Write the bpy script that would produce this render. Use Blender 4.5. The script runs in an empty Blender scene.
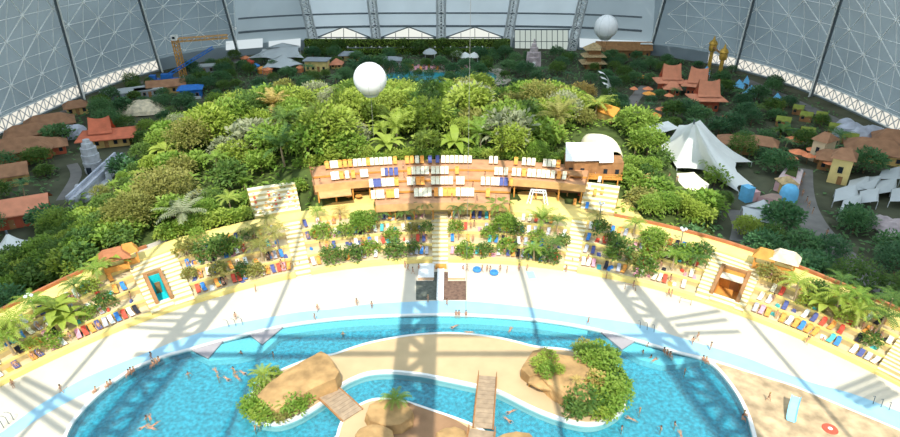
import bpy, bmesh, math, random
from mathutils import Vector, Matrix, noise
from mathutils.geometry import tessellate_polygon
random.seed(7)
C = bpy.context.scene.collection
PI = math.pi
R = math.radians
# ------------------------------------------------------------------ camera geometry
H, F, PITCH = 60.0, 600.0, R(27)
CP, SP = math.cos(PITCH), math.sin(PITCH)
def ray(px, py):
    dx, dy = (px - 450) / F, (218.5 - py) / F
    return Vector((dx, CP + dy * SP, -SP + dy * CP))
def at(px, py, z=0.0):
    d = ray(px, py)
    t = (z - H) / d.z
    return Vector((d.x * t, d.y * t, z))
def to_px(p):
    q = Vector(p) - Vector((0, 0, H))
    f = q.y * CP - q.z * SP
    u = q.y * SP + q.z * CP
    return 450 + F * q.x / f, 218.5 - F * u / f
def lerp(a, b, t): return a + (b - a) * t
def sm(t):
    t = max(0.0, min(1.0, t)); return t * t * (3 - 2 * t)
def interp(tab, x):
    if x <= tab[0][0]: return tab[0][1]
    for (a, b), (c, d) in zip(tab, tab[1:]):
        if x <= c: return lerp(b, d, (x - a) / (c - a))
    return tab[-1][1]
def catmull(pts, n=6, closed=False):
    out, N = [], len(pts)
    for i in range(N if closed else N - 1):
        g = lambda k: Vector(pts[k % N] if closed else pts[max(0, min(N - 1, k))])
        p0, p1, p2, p3 = g(i - 1), g(i), g(i + 1), g(i + 2)
        for k in range(n):
            t = k / n
            out.append(0.5 * ((2 * p1) + (p2 - p0) * t + (2 * p0 - 5 * p1 + 4 * p2 - p3) * t * t + (3 * p1 - p0 - 3 * p2 + p3) * t ** 3))
    if not closed: out.append(Vector(pts[-1]))
    return out
# ------------------------------------------------------------------ materials
def nodes(name):
    m = bpy.data.materials.new(name); m.use_nodes = True
    nt = m.node_tree; nt.nodes.clear()
    return m, nt, nt.nodes.new('ShaderNodeOutputMaterial')
def noise_col(nt, col, var, scale, coord='Object', detail=3):
    tc = nt.nodes.new('ShaderNodeTexCoord')
    nz = nt.nodes.new('ShaderNodeTexNoise'); nz.inputs['Scale'].default_value = scale; nz.inputs['Detail'].default_value = detail
    nt.links.new(tc.outputs[coord], nz.inputs['Vector'])
    rp = nt.nodes.new('ShaderNodeValToRGB')
    e = rp.color_ramp.elements
    e[0].position, e[1].position = 0.3, 0.7
    e[0].color = [max(0, c * (1 - var)) for c in col] + [1]
    e[1].color = [min(1, c * (1 + var)) for c in col] + [1]
    nt.links.new(nz.outputs['Fac'], rp.inputs['Fac'])
    return rp.outputs['Color']
MATS = {}
def mat(name, col, rough=0.7, var=0.12, scale=1.5, metal=0.0, coord='Object'):
    if name in MATS: return MATS[name]
    m, nt, o = nodes(name)
    b = nt.nodes.new('ShaderNodeBsdfPrincipled')
    b.inputs['Roughness'].default_value = rough; b.inputs['Metallic'].default_value = metal
    b.inputs['Specular IOR Level'].default_value = 0.25
    nt.links.new(noise_col(nt, col, var, scale, coord), b.inputs['Base Color'])
    nt.links.new(b.outputs[0], o.inputs[0])
    MATS[name] = m; return m
def leaf_mat(name, c1, c2, trans=0.35):
    m, nt, o = nodes(name)
    ge = nt.nodes.new('ShaderNodeNewGeometry')
    oi = nt.nodes.new('ShaderNodeObjectInfo')
    mx = nt.nodes.new('ShaderNodeMix'); mx.data_type = 'RGBA'
    mx.inputs['A'].default_value = (*c1, 1); mx.inputs['B'].default_value = (*c2, 1)
    ad = nt.nodes.new('ShaderNodeMath'); ad.operation = 'ADD'; ad.use_clamp = True
    m1 = nt.nodes.new('ShaderNodeMath'); m1.operation = 'MULTIPLY'; m1.inputs[1].default_value = 0.6
    m2 = nt.nodes.new('ShaderNodeMath'); m2.operation = 'MULTIPLY'; m2.inputs[1].default_value = 0.4
    nt.links.new(ge.outputs['Random Per Island'], m1.inputs[0]); nt.links.new(oi.outputs['Random'], m2.inputs[0])
    nt.links.new(m1.outputs[0], ad.inputs[0]); nt.links.new(m2.outputs[0], ad.inputs[1])
    nt.links.new(ad.outputs[0], mx.inputs['Factor'])
    b = nt.nodes.new('ShaderNodeBsdfPrincipled'); b.inputs['Roughness'].default_value = 0.55; b.inputs['Specular IOR Level'].default_value = 0.3
    t = nt.nodes.new('ShaderNodeBsdfTranslucent')
    ms = nt.nodes.new('ShaderNodeMixShader'); ms.inputs[0].default_value = trans
    nt.links.new(mx.outputs['Result'], b.inputs['Base Color']); nt.links.new(mx.outputs['Result'], t.inputs['Color'])
    nt.links.new(b.outputs[0], ms.inputs[1]); nt.links.new(t.outputs[0], ms.inputs[2]); nt.links.new(ms.outputs[0], o.inputs[0])
    MATS[name] = m; return m
def emit_mat(name, col, s):
    m, nt, o = nodes(name)
    e = nt.nodes.new('ShaderNodeEmission'); e.inputs[0].default_value = (*col, 1); e.inputs[1].default_value = s
    nt.links.new(e.outputs[0], o.inputs[0]); MATS[name] = m; return m
def membrane_mat(name, dcol, tcol, f, panel=6.0, var=0.12):
    m, nt, o = nodes(name)
    d = nt.nodes.new('ShaderNodeBsdfDiffuse'); t = nt.nodes.new('ShaderNodeBsdfTranslucent')
    c = noise_col(nt, dcol, var, 0.05); nt.links.new(c, d.inputs[0])
    c2 = noise_col(nt, tcol, var, 0.05); nt.links.new(c2, t.inputs[0])
    ms = nt.nodes.new('ShaderNodeMixShader'); ms.inputs[0].default_value = f
    nt.links.new(d.outputs[0], ms.inputs[1]); nt.links.new(t.outputs[0], ms.inputs[2]); nt.links.new(ms.outputs[0], o.inputs[0])
    MATS[name] = m; return m
# ------------------------------------------------------------------ mesh builder
class MB:
    def __init__(s): s.v, s.f, s.m, s.mats = [], [], [], []
    def mi(s, m):
        if m not in s.mats: s.mats.append(m)
        return s.mats.index(m)
    def add(s, vs, fs, m=None):
        n = len(s.v); s.v += [Vector(v) for v in vs]; k = s.mi(m)
        for f in fs: s.f.append([i + n for i in f]); s.m.append(k)
    def box(s, c, size, m=None, rz=0.0, taper=1.0):
        cx, cy, cz = c; a, b, h = size[0] / 2, size[1] / 2, size[2]
        ca, sa = math.cos(rz), math.sin(rz); vs = []
        for z, k in ((0, 1.0), (h, taper)):
            for x, y in ((-a, -b), (a, -b), (a, b), (-a, b)):
                x *= k; y *= k
                vs.append((cx + x * ca - y * sa, cy + x * sa + y * ca, cz + z))
        s.add(vs, [(3, 2, 1, 0), (4, 5, 6, 7), (0, 1, 5, 4), (1, 2, 6, 5), (2, 3, 7, 6), (3, 0, 4, 7)], m)
    def prism(s, pts, z0, z1, m=None, side=None, bottom=False, top=True, grow=1.0):
        n = len(pts); pts = [Vector((p[0], p[1])) for p in pts]
        area = sum(a.x * b.y - b.x * a.y for a, b in zip(pts, pts[1:] + pts[:1]))
        if area < 0: pts.reverse()
        cen = sum(pts, Vector((0, 0))) / n
        lo = [(*(cen + (p - cen) * grow), z0) for p in pts]; hi = [(p.x, p.y, z1) for p in pts]
        if top:
            tr = tessellate_polygon([[Vector(h) for h in hi]])
            s.add(hi, [t if (Vector(hi[t[1]]) - Vector(hi[t[0]])).cross(Vector(hi[t[2]]) - Vector(hi[t[0]])).z > 0 else t[::-1] for t in tr], m)
        s.add(lo + hi, [(i, (i + 1) % n, n + (i + 1) % n, n + i) for i in range(n)], side or m)
    def tube(s, pts, r, m=None, n=6, cap=True):
        pts = [Vector(p) for p in pts]; rs = r if isinstance(r, (list, tuple)) else [r] * len(pts)
        vs = []; up0 = Vector((0, 0, 1))
        for i, p in enumerate(pts):
            d = (pts[min(i + 1, len(pts) - 1)] - pts[max(i - 1, 0)]).normalized()
            u = d.cross(up0 if abs(d.z) < 0.95 else Vector((1, 0, 0))).normalized(); w = d.cross(u)
            for k in range(n):
                a = 2 * PI * k / n + PI / n
                vs.append(p + (u * math.cos(a) + w * math.sin(a)) * rs[i])
        fs = [(i * n + k, i * n + (k + 1) % n, (i + 1) * n + (k + 1) % n, (i + 1) * n + k) for i in range(len(pts) - 1) for k in range(n)]
        if cap: fs += [tuple(range(n))[::-1], tuple((len(pts) - 1) * n + k for k in range(n))]
        s.add(vs, fs, m)
    def lathe(s, prof, c=(0, 0, 0), m=None, n=12):
        vs = [(c[0] + r * math.cos(2 * PI * k / n), c[1] + r * math.sin(2 * PI * k / n), c[2] + z) for r, z in prof for k in range(n)]
        s.add(vs, [(i * n + k, i * n + (k + 1) % n, (i + 1) * n + (k + 1) % n, (i + 1) * n + k) for i in range(len(prof) - 1) for k in range(n)], m)
    def quad(s, a, b, c, d, m=None): s.add([a, b, c, d], [(0, 1, 2, 3)], m)
    def mesh(s, name, m=None):
        me = bpy.data.meshes.new(name); me.from_pydata([tuple(v) for v in s.v], [], s.f)
        for x in s.mats: me.materials.append(x or m)
        me.polygons.foreach_set('material_index', s.m); me.update(); return me
    def build(s, name, m=None, parent=None, loc=None, smooth=False):
        me = s.mesh(name, m)
        if smooth: me.polygons.foreach_set('use_smooth', [True] * len(me.polygons))
        return put(name, me, parent, loc)
def put(name, me, parent=None, loc=None, rz=0.0, sc=1.0):
    o = bpy.data.objects.new(name, me); C.objects.link(o)
    if parent: o.parent = parent
    if loc is not None: o.location = loc
    o.rotation_euler.z = rz; o.scale = (sc, sc, sc) if not isinstance(sc, tuple) else sc
    return o
def tag(o, label=None, cat=None, group=None, kind=None):
    for k, v in (('label', label), ('category', cat), ('group', group), ('kind', kind)):
        if v: o[k] = v
    return o
def empty(name, loc, rz=0.0, label=None, cat=None, group=None, sc=1.0):
    o = put(name, None, None, loc, rz, sc); o.empty_display_size = 0.3
    return tag(o, label, cat, group)
KIDS = {}
def part(name, me, parent, mat_override=None, loc=None):
    o = put(name, me, parent, loc); return o
def struct(o, label=None): return tag(o, label, None, None, 'structure')
def copy_tree(o, parent=None):
    c = o.copy(); C.objects.link(c)
    if parent: c.parent = parent
    for ch in o.children: copy_tree(ch, c)
    return c
ORD = 'first second third fourth fifth sixth seventh eighth ninth tenth eleventh twelfth thirteenth fourteenth fifteenth sixteenth seventeenth eighteenth nineteenth twentieth'.split()
def ordn(k):
    if k < 20: return ORD[k]
    t = ['twenty', 'thirty', 'forty', 'fifty', 'sixty', 'seventy', 'eighty', 'ninety'][(k + 1) // 10 - 2]
    return t + '-' + ORD[k % 10] if (k + 1) % 10 else {'twenty': 'twentieth', 'thirty': 'thirtieth', 'forty': 'fortieth', 'fifty': 'fiftieth'}.get(t, t + 'th')
# palette
M = {}
def pal(n, *a, **k): M[n] = mat(n, *a, **k); return M[n]
pal('beach_concrete', (.61, .545, .435), .85, .05, .25)
pal('splash_concrete', (.48, .35, .21), .85, .38, .5)
pal('white_curb', (.74, .73, .69), .6, .04, .6)
pal('wading_tile', (.32, .55, .67), .5, .08, .3)
pal('island_sand', (.54, .39, .22), .9, .07, .3)
pal('terrace_cream', (.62, .49, .30), .85, .12, .5)
pal('terrace_riser', (.62, .47, .22), .85, .15, .6)
pal('yellow_concrete', (.82, .64, .22), .7, .1, .4)
pal('step_cream', (.84, .75, .50), .85, .08, .5)
pal('rail_red', (.42, .16, .07), .7, .15, .7)
pal('wood_deck', (.52, .27, .14), .75, .18, .6)
pal('wood_brown', (.34, .17, .07), .75, .2, .8)
pal('wood_orange', (.62, .28, .06), .7, .18, .8)
pal('bridge_wood', (.36, .26, .17), .8, .18, 1.2)
pal('rock_tan', (.43, .26, .11), .9, .32, .5)
pal('rock_dark', (.40, .24, .10), .9, .3, .5)
pal('cream_fabric', (.84, .76, .56), .85, .06, 2)
pal('orange_fabric', (.85, .36, .08), .85, .1, 2)
pal('navy_fabric', (.10, .12, .30), .85, .1, 2)
pal('white_fabric', (.85, .84, .80), .85, .04, 2)
pal('red_fabric', (.70, .10, .06), .85, .1, 2)
pal('blue_fabric', (.06, .25, .62), .85, .1, 2)
pal('teal_fabric', (.10, .52, .52), .85, .1, 2)
pal('black_fabric', (.03, .03, .04), .85, .1, 2)
pal('pink_fabric', (.75, .35, .42), .85, .1, 2)
pal('grey_fabric', (.45, .45, .50), .85, .1, 2)
pal('skin', (.46, .25, .15), .6, .06, 3)
pal('hair_brown', (.08, .04, .02), .7, .2, 6)
pal('hair_fair', (.45, .30, .12), .7, .2, 6)
pal('bark', (.20, .13, .08), .9, .25, 2)
pal('palm_bark', (.38, .28, .17), .9, .25, 2)
pal('steel', (.55, .58, .60), .5, .05, 1, .2)
pal('steel_dark', (.15, .18, .20), .5, .1, 1, .3)
pal('white_steel', (.75, .77, .77), .5, .05, 1)
pal('rod_white', (.88, .90, .88), .6, .05, 1)
pal('turquoise', (.02, .52, .55), .5, .1, 1)
pal('village_earth', (.085, .09, .055), .95, .4, .12)
pal('path_grey', (.20, .19, .18), .9, .15, .3)
pal('path_pale', (.46, .40, .33), .9, .15, .3)
pal('jungle_floor', (.06, .085, .02), .95, .4, .3)
pal('roof_red', (.62, .17, .09), .75, .15, .5)
pal('roof_salmon', (.66, .26, .15), .75, .12, .5)
pal('roof_brown', (.35, .18, .10), .8, .2, .5)
pal('roof_grey', (.30, .33, .36), .7, .1, .5)
pal('thatch', (.50, .36, .19), .95, .3, 1.2)
pal('thatch_pale', (.66, .56, .40), .95, .25, 1.0)
pal('wall_red', (.45, .10, .05), .8, .15, .6)
pal('wall_ochre', (.62, .42, .15), .8, .15, .6)
pal('wall_yellow', (.80, .62, .25), .8, .1, .5)
pal('wall_cream', (.70, .58, .38), .8, .1, .5)
pal('wall_pink', (.72, .42, .42), .8, .08, .5)
pal('stone_grey', (.46, .47, .50), .9, .22, .6)
pal('stone_pinkish', (.48, .40, .41), .9, .25, .5)
pal('stone_lilac', (.50, .52, .60), .9, .2, .35)
pal('tent_white', (.82, .83, .80), .8, .04, .2)
pal('tent_grey', (.52, .55, .56), .8, .06, .2)
pal('glass_dark', (.02, .03, .04), .15, .2, 1)
pal('crane_orange', (.62, .33, .10), .6, .15, 1)
pal('blue_paint', (.03, .17, .55), .5, .15, 1)
pal('light_blue', (.16, .50, .80), .6, .12, 1)
pal('gold', (.60, .36, .07), .4, .2, 1.5, .4)
pal('orange_roof', (.78, .33, .06), .7, .12, .5)
pal('yellow_green', (.24, .28, .05), .7, .15, 1)
pal('coral', (.82, .28, .13), .7, .15, 1)
pal('balloon_white', (.82, .83, .84), .45, .04, 1)
pal('basket', (.25, .15, .07), .85, .2, 4)
pal('slide_blue', (.30, .62, .78), .4, .08, 1)
pal('pit_tile_green', (.10, .11, .09), .7, .35, 1.5)
pal('pit_tile_brown', (.17, .10, .07), .7, .35, 1.5)
pal('basin_tile', (.035, .33, .43), .5, .45, 2.0)  # tile mottling, contrast raised to paint in the light speckle of the water
LEAF = {
 'bright yellow-green': leaf_mat('leaf_yellow_green', (.26, .36, .035), (.43, .50, .10)),
 'fresh green': leaf_mat('leaf_fresh_green', (.15, .29, .03), (.32, .42, .075)),
 'deep green': leaf_mat('leaf_deep_green', (.06, .15, .035), (.18, .27, .05)),
 'olive': leaf_mat('leaf_olive', (.22, .24, .05), (.38, .35, .10)),
 'silvery green': leaf_mat('leaf_silver', (.28, .32, .18), (.46, .46, .28)),
 'blue-green': leaf_mat('leaf_blue_green', (.06, .18, .07), (.17, .31, .11)),
 'dark teal-green': leaf_mat('leaf_teal', (.045, .14, .065), (.13, .25, .10)),
 'golden': leaf_mat('leaf_golden', (.48, .36, .09), (.62, .46, .16)),
}
# ------------------------------------------------------------------ terrace polar frame
OC = Vector((0, 22)); R0 = 77.5
RBT = [(-66, 85), (-58, 86), (-50, 88.5), (-42, 91.5), (-33, 93.5), (-20, 94.5), (0, 93.5), (15, 93.5), (25, 92.5), (34, 91.5), (42, 90), (52, 88), (60, 87), (66, 86)]
def RB(th): return interp(RBT, math.degrees(th))
def pol(th, r, z=0.0): return Vector((OC.x + r * math.sin(th), OC.y + r * math.cos(th), z))
def to_pol(p): d = Vector((p[0], p[1])) - OC; return math.atan2(d.x, d.y), d.length
def th_px(px, py, z): return to_pol(at(px, py, z))[0]
TZ = [0.7, 1.8, 2.9, 4.0]; WZ = 5.0; WW = 3.6
def tier_r(th, k): return R0 + 0.5 + k * (RB(th) - WW - R0 - 0.5) / 4
STAIRS = [(th_px(288, 245, 2.5), th_px(305, 245, 2.5)), (th_px(432, 240, 2.5), th_px(448, 240, 2.5)), (th_px(568, 242, 2.5), th_px(583, 242, 2.5))]
BLEACH = [(th_px(133, 280, 2.5), th_px(183, 272, 2.5)), (th_px(703, 275, 2.5), th_px(757, 285, 2.5)), (R(53.5), R(60))]
STEPPED = STAIRS + BLEACH
PORT = [(th_px(157.5, 286, 2.5), 1.2), (th_px(729, 286, 2.5), 2.15)]
def in_port(th): return any(abs(th - c) < w / 81 for c, w in PORT)
def kind_at(th):
    for a, b in STEPPED:
        if a <= th <= b: return 'step'
    return 'tier'
def terrace_z(th, r):
    if r < R0: return 0.0
    if r > RB(th) - WW: return WZ
    if kind_at(th) == 'step':
        k = int((r - R0) / ((RB(th) - WW - R0) / 12)); return 0.7 + (WZ - 0.7) * (k + 1) / 13
    for k in (3, 2, 1, 0):
        if r >= tier_r(th, k): return TZ[k]
    return 0.7
def tsect(mb, r0f, r1f, z0, z1, a, b, top, side=None, step=R(1.5)):
    n = max(1, int((b - a) / step + .5)); vs = []
    for i in range(n + 1):
        t = a + (b - a) * i / n
        r0 = r0f(t) if callable(r0f) else r0f; r1 = r1f(t) if callable(r1f) else r1f
        vs += [pol(t, r0, z0), pol(t, r1, z0), pol(t, r0, z1), pol(t, r1, z1)]
    mb.add(vs, [(4 * i + 2, 4 * i + 3, 4 * i + 7, 4 * i + 6)[::-1] for i in range(n)], top)
    f = [(4 * i, 4 * i + 2, 4 * i + 6, 4 * i + 4)[::-1] for i in range(n)] + [(4 * i + 1, 4 * i + 5, 4 * i + 7, 4 * i + 3)[::-1] for i in range(n)]
    f += [(0, 1, 3, 2)[::-1], (4 * n, 4 * n + 2, 4 * n + 3, 4 * n + 1)[::-1]]
    mb.add(vs, f, side or top)
TH0, TH1 = R(-64), R(64)
mb = MB(); lip = MB(); stair = MB()
edges = sorted([TH0, TH1] + [x for ab in STEPPED for x in ab] + [c + s * w / 81 for c, w in PORT for s in (-1, 1)])
for a, b in zip(edges, edges[1:]):
    mid = (a + b) / 2
    if kind_at(mid) == 'tier':
        for k in range(4):
            tsect(mb, lambda t, k=k: tier_r(t, k), lambda t, k=k: tier_r(t, k + 1), -0.05, TZ[k], a, b, M['terrace_cream'], M['terrace_riser'])
            if k: tsect(lip, lambda t, k=k: tier_r(t, k) - .02, lambda t, k=k: tier_r(t, k) + .32, TZ[k] - .3, TZ[k] + .14, a, b, M['yellow_concrete'])
        tsect(lip, R0 - .45, lambda t: R0 + .55, -.05, .84, a, b, M['yellow_concrete'])
    else:
        N = 12
        for k in range(N):
            rf = lambda t, k=k: R0 + (RB(t) - WW - R0) * k / N
            rg = lambda t, k=k: R0 + (RB(t) - WW - R0) * (k + 1) / N
            z = 0.7 + (WZ - 0.7) * (k + 1) / (N + 1)
            if abs(mid - STAIRS[0][0]) > R(3) and abs(mid - STAIRS[1][0]) > R(3) and abs(mid - STAIRS[2][0]) > R(3):
                if k == 0 and not in_port(mid): z = .8
            else: z = 5.0 * (k + 1) / (N + 1)
            if in_port(mid) and 2 <= k < 9: continue
            tsect(stair, rf, rg, -.05, z, a, b, M['step_cream'], M['terrace_riser'])
        if mid < R(-30) or mid > R(25): tsect(lip, R0 - .45, R0 + .05, -.05, .5, a, b, M['yellow_concrete'])
walk = MB()
tsect(walk, lambda t: RB(t) - WW, lambda t: RB(t), -.05, WZ, TH0, TH1, M['yellow_concrete'])
rail = MB()
for a, b in ((TH0, R(-37)), (R(21), TH1)):
    tsect(rail, lambda t: RB(t), lambda t: RB(t) + .5, -.05, WZ + .55, a, b, M['rail_red'])
struct(mb.build('terrace'), 'stepped cream concrete sunbathing terraces curving around the beach')
struct(lip.build('terrace_kerb'), 'yellow painted concrete lips of the terraces')
struct(stair.build('terrace_stairs'), 'cream concrete stairs and bleacher steps in the terraces')
struct(walk.build('walkway'), 'yellow walkway along the top of the terraces')
struct(rail.build('walkway_wall'), 'rust red parapet along the outer edge of the yellow walkway')
# ------------------------------------------------------------------ jungle hill and village ground
JP = [(-64, 88), (-74, 100), (-78, 125), (-78, 150), (-77, 178), (-72, 196), (-40, 202), (28, 201), (38, 188), (45, 172), (53, 150), (52, 128), (44, 106), (20, 100), (-30, 100)]
def poly_sd(x, y, P):
    ins = False; d = 1e9
    for (x0, y0), (x1, y1) in zip(P, P[1:] + P[:1]):
        if (y0 > y) != (y1 > y) and x < (x1 - x0) * (y - y0) / (y1 - y0) + x0: ins = not ins
        ex, ey = x1 - x0, y1 - y0; t = max(0, min(1, ((x - x0) * ex + (y - y0) * ey) / (ex * ex + ey * ey)))
        d = min(d, math.hypot(x - x0 - t * ex, y - y0 - t * ey))
    return d if ins else -d
def ground_z(x, y):
    th, r = to_pol((x, y))
    if r < RB(th) + .5 and abs(th) < TH1: return terrace_z(th, r)
    h = 5.0 + 4.0 * sm((r - 101) / 6) * sm((math.radians(24) - abs(th)) / R(6)) - 4.0 * sm((y - 160) / 45)
    h += .8 * noise.noise(Vector((x * .06, y * .06, 3)))
    h *= sm((poly_sd(x, y, JP) + 9) / 12)
    if r < RB(th) + 2.5 and abs(th) < R(36): h = min(h, 5.0) if r < RB(th) + 2 else h
    return max(0, h)
g = MB(); NX, NY = 92, 84; x0, x1, y0, y1 = -92, 66, 84, 246
for j in range(NY + 1):
    for i in range(NX + 1):
        x, y = lerp(x0, x1, i / NX), lerp(y0, y1, j / NY)
        th, r = to_pol((x, y)); z = ground_z(x, y)
        if r < RB(th) + .3 and abs(th) < TH1: z = -.5
        g.v.append(Vector((x, y, z - .03)))
gi = g.mi(M['jungle_floor'])
for j in range(NY):
    for i in range(NX):
        q = [j * (NX + 1) + i, j * (NX + 1) + i + 1, (j + 1) * (NX + 1) + i + 1, (j + 1) * (NX + 1) + i]
        if max(g.v[k].z for k in q) > -.02: g.f.append(q); g.m.append(gi)
struct(g.build('jungle_hill', smooth=True), 'earth mound under the jungle behind the terraces')
# dome footprint
HB, AB, YC, YS = 107.0, 136.0, 170.0, -40.0
def base_off(al, n=3.0):
    """al in [0,pi] is the far cap; below 0 the right flank, above pi the left flank"""
    if al < 0:
        y = YC + al * 136
        if y < YS: b = (YS - y) / 136; b = min(b, PI); return Vector((AB * math.cos(b), -AB * math.sin(b) if b < PI else 0)), Vector((0, YS))
        return Vector((AB, 0)), Vector((0, y))
    if al > PI:
        y = YC - (al - PI) * 136
        if y < YS: b = (YS - y) / 136; b = min(b, PI); return Vector((-AB * math.cos(b), -AB * math.sin(b))), Vector((0, YS))
        return Vector((-AB, 0)), Vector((0, y))
    c, s = math.cos(al), math.sin(al)
    rr = AB / ((abs(c) ** n + abs(s) ** n) ** (1 / n))
    return Vector((rr * c, rr * s)), Vector((0, YC))
def shell(al, z, k=1.0):
    o, co = base_off(al); c = math.sqrt(max(0, 1 - (z / HB) ** 2)) * k
    return Vector((co.x + o.x * c, co.y + o.y * c, z))
def shell_f(p):
    z = min(p.z, HB * .9999); c = math.sqrt(max(1e-6, 1 - (max(z, 0) / HB) ** 2))
    yy = p.y - YC if p.y > YC else (p.y - YS if p.y < YS else 0)
    n = 3 if p.y > YC else 2
    return (abs(p.x) / (AB * c)) ** n + (abs(yy) / (AB * c)) ** n - 1
def al_of(p):
    if p.y < YC: return (p.y - YC) / 136 if p.x > 0 else PI + (YC - p.y) / 136
    return math.atan2(p.y - YC, p.x)
def hit_shell(o, d, lo=0.0, hi=600.0):
    for _ in range(50):
        m_ = (lo + hi) / 2; p = o + d * m_
        if p.z > HB or shell_f(p) > 0: hi = m_
        else: lo = m_
    return o + d * lo
def px_shell(px, py): return hit_shell(Vector((0, 0, H)), ray(px, py))
vg = MB()
foot = [(OC.x + (RB(TH0 + (TH1 - TH0) * i / 60) + .3) * math.sin(TH0 + (TH1 - TH0) * i / 60), OC.y + (RB(TH0 + (TH1 - TH0) * i / 60) + .3) * math.cos(TH0 + (TH1 - TH0) * i / 60), 0) for i in range(61)]
foot += [(AB + 1, foot[-1][1] - 8, 0)]
foot += [tuple(shell(PI * i / 48, 0, 1.01)) for i in range(49)] + [(-AB - 1, foot[0][1] - 8, 0)]
vg.add([Vector(p) + Vector((0, 0, -.02)) for p in foot], [t for t in tessellate_polygon([[Vector(p) for p in foot]])], M['village_earth'])
vo = struct(vg.build('ground'), 'dark planted ground of the villages under the dome')
bm = bmesh.new(); bm.from_mesh(vo.data); bmesh.ops.recalc_face_normals(bm, faces=bm.faces)
for f in bm.faces:
    if f.normal.z < 0: f.normal_flip()
bm.to_mesh(vo.data); bm.free()
# ------------------------------------------------------------------ beach, pool, island
def gp(pts, n=6, closed=False): return catmull([at(x, y) for x, y in pts], n, closed)
POOL_PX = [(64, 446), (68, 432), (78, 416), (100, 393), (130, 371), (160, 358), (190, 349.5), (231, 338.5), (283, 326.5), (330, 320), (370, 317), (410, 315.5), (450, 315), (490, 316.5), (534, 320), (570, 325), (600, 331), (634, 340), (675, 352), (700, 358.5), (713, 365), (726, 379), (739, 398), (748, 418), (753, 435), (756, 450)]
pool = gp(POOL_PX, 5)
pool_all = pool + [Vector((pool[-1].x + .3, 40, 0)), Vector((pool[0].x - .3, 40, 0))]
out = [pol(R(a), R0 - .3) for a in range(-70, 71, 2)]
out = [Vector((-95, 30, 0)), ] + out + [Vector((95, 30, 0))]
def fill(name, loops, z, m, label):
    o = MB(); vs = [Vector((p[0], p[1], z)) for L in loops for p in L]
    tr = tessellate_polygon([[Vector((p[0], p[1], 0)) for p in L] for L in loops])
    o.add(vs, [t if (vs[t[1]] - vs[t[0]]).cross(vs[t[2]] - vs[t[0]]).z > 0 else t[::-1] for t in tr], m)
    return struct(o.build(name), label)
# beach as strip between terrace front and pool, then flanks
fill('beach', [out + [Vector((pool[-1].x + .3, 30, 0))] + [p for p in reversed(pool)] + [Vector((pool[0].x - .3, 30, 0))]], 0.0, M['beach_concrete'], 'pale concrete beach between terraces and pool')
def ribbon(mb, pts, w0, w1, z0, z1, m):
    L = []
    for i, p in enumerate(pts):
        d = (pts[min(i + 1, len(pts) - 1)] - pts[max(0, i - 1)]); n = Vector((-d.y, d.x, 0)).normalized(); L.append((p + n * w0, p + n * w1))
    vs = [v for a, b in L for v in (Vector((a.x, a.y, z0)), Vector((a.x, a.y, z1)), Vector((b.x, b.y, z1)), Vector((b.x, b.y, z0)))]
    f = []
    for i in range(len(L) - 1):
        k = 4 * i
        for a, b in ((0, 1), (1, 2), (2, 3)): f.append((k + a, k + b, k + 4 + b, k + 4 + a)[::-1])
    mb.add(vs, f, m)
cb = MB(); ribbon(cb, pool, -.1, .4, -.35, .1, M['white_curb'])
struct(cb.build('pool_curb'), 'white coping along the edge of the pool')
ow = gp([(-30, 446), (0, 433), (10, 426), (35, 408), (57, 394), (79, 381), (108, 368), (146, 353), (181, 339), (220, 327), (260, 319), (300, 312), (334, 309), (370, 304), (406, 302), (450, 300.5), (490, 303), (534, 308), (570, 314), (590, 317), (637, 324), (675, 336), (715, 348), (747, 358), (775, 369), (810, 382), (850, 393), (880, 404), (905, 414), (930, 424)], 4)
iw = gp([(-20, 462), (10, 440), (38, 419), (70, 401), (98, 387), (130, 370), (160, 356.5), (190, 348), (231, 337), (283, 325), (330, 318.6), (370, 315.6), (410, 314), (450, 313.4), (490, 315), (534, 318.6), (570, 323.4), (600, 329.3), (634, 338), (675, 350), (705, 357), (735, 366), (764, 376), (790, 384), (815, 394), (853, 410), (880, 421), (905, 432), (930, 446)], 4)
fill('wading_strip', [ow + iw[::-1]], .012, M['wading_tile'], 'pale blue tiled wading channel around the pool')
sp = gp([(716, 362), (735, 368), (764, 377), (790, 385), (815, 395), (853, 411), (880, 422), (905, 433), (930, 447)], 4)
sq = gp([(716, 364), (727, 379), (740, 398), (749.5, 418), (754.5, 435), (757.5, 450)], 4)
fill('splash_apron', [sp + [at(930, 450)] + sq[::-1]], .008, M['splash_concrete'], 'worn tan splash pad floor beside the pool')
wl = MB(); ribbon(wl, sp, -.12, .18, 0, .08, M['white_curb']); struct(wl.build('splash_kerb'), 'thin white kerb between splash pad and wading channel')
# basin
ba = MB(); vs = [Vector((p.x, p.y, -1.35)) for p in pool_all]
ba.add(vs, [t if (vs[t[1]] - vs[t[0]]).cross(vs[t[2]] - vs[t[0]]).z > 0 else t[::-1] for t in tessellate_polygon([[Vector((v.x, v.y, 0)) for v in vs]])], M['basin_tile'])
n_ = len(vs); ba.add(vs + [v + Vector((0, 0, 1.34)) for v in vs], [(i, (i + 1) % n_, n_ + (i + 1) % n_, n_ + i) for i in range(n_)], M['basin_tile'])
struct(ba.build('pool_basin'), 'turquoise tiled pool basin')
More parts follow.
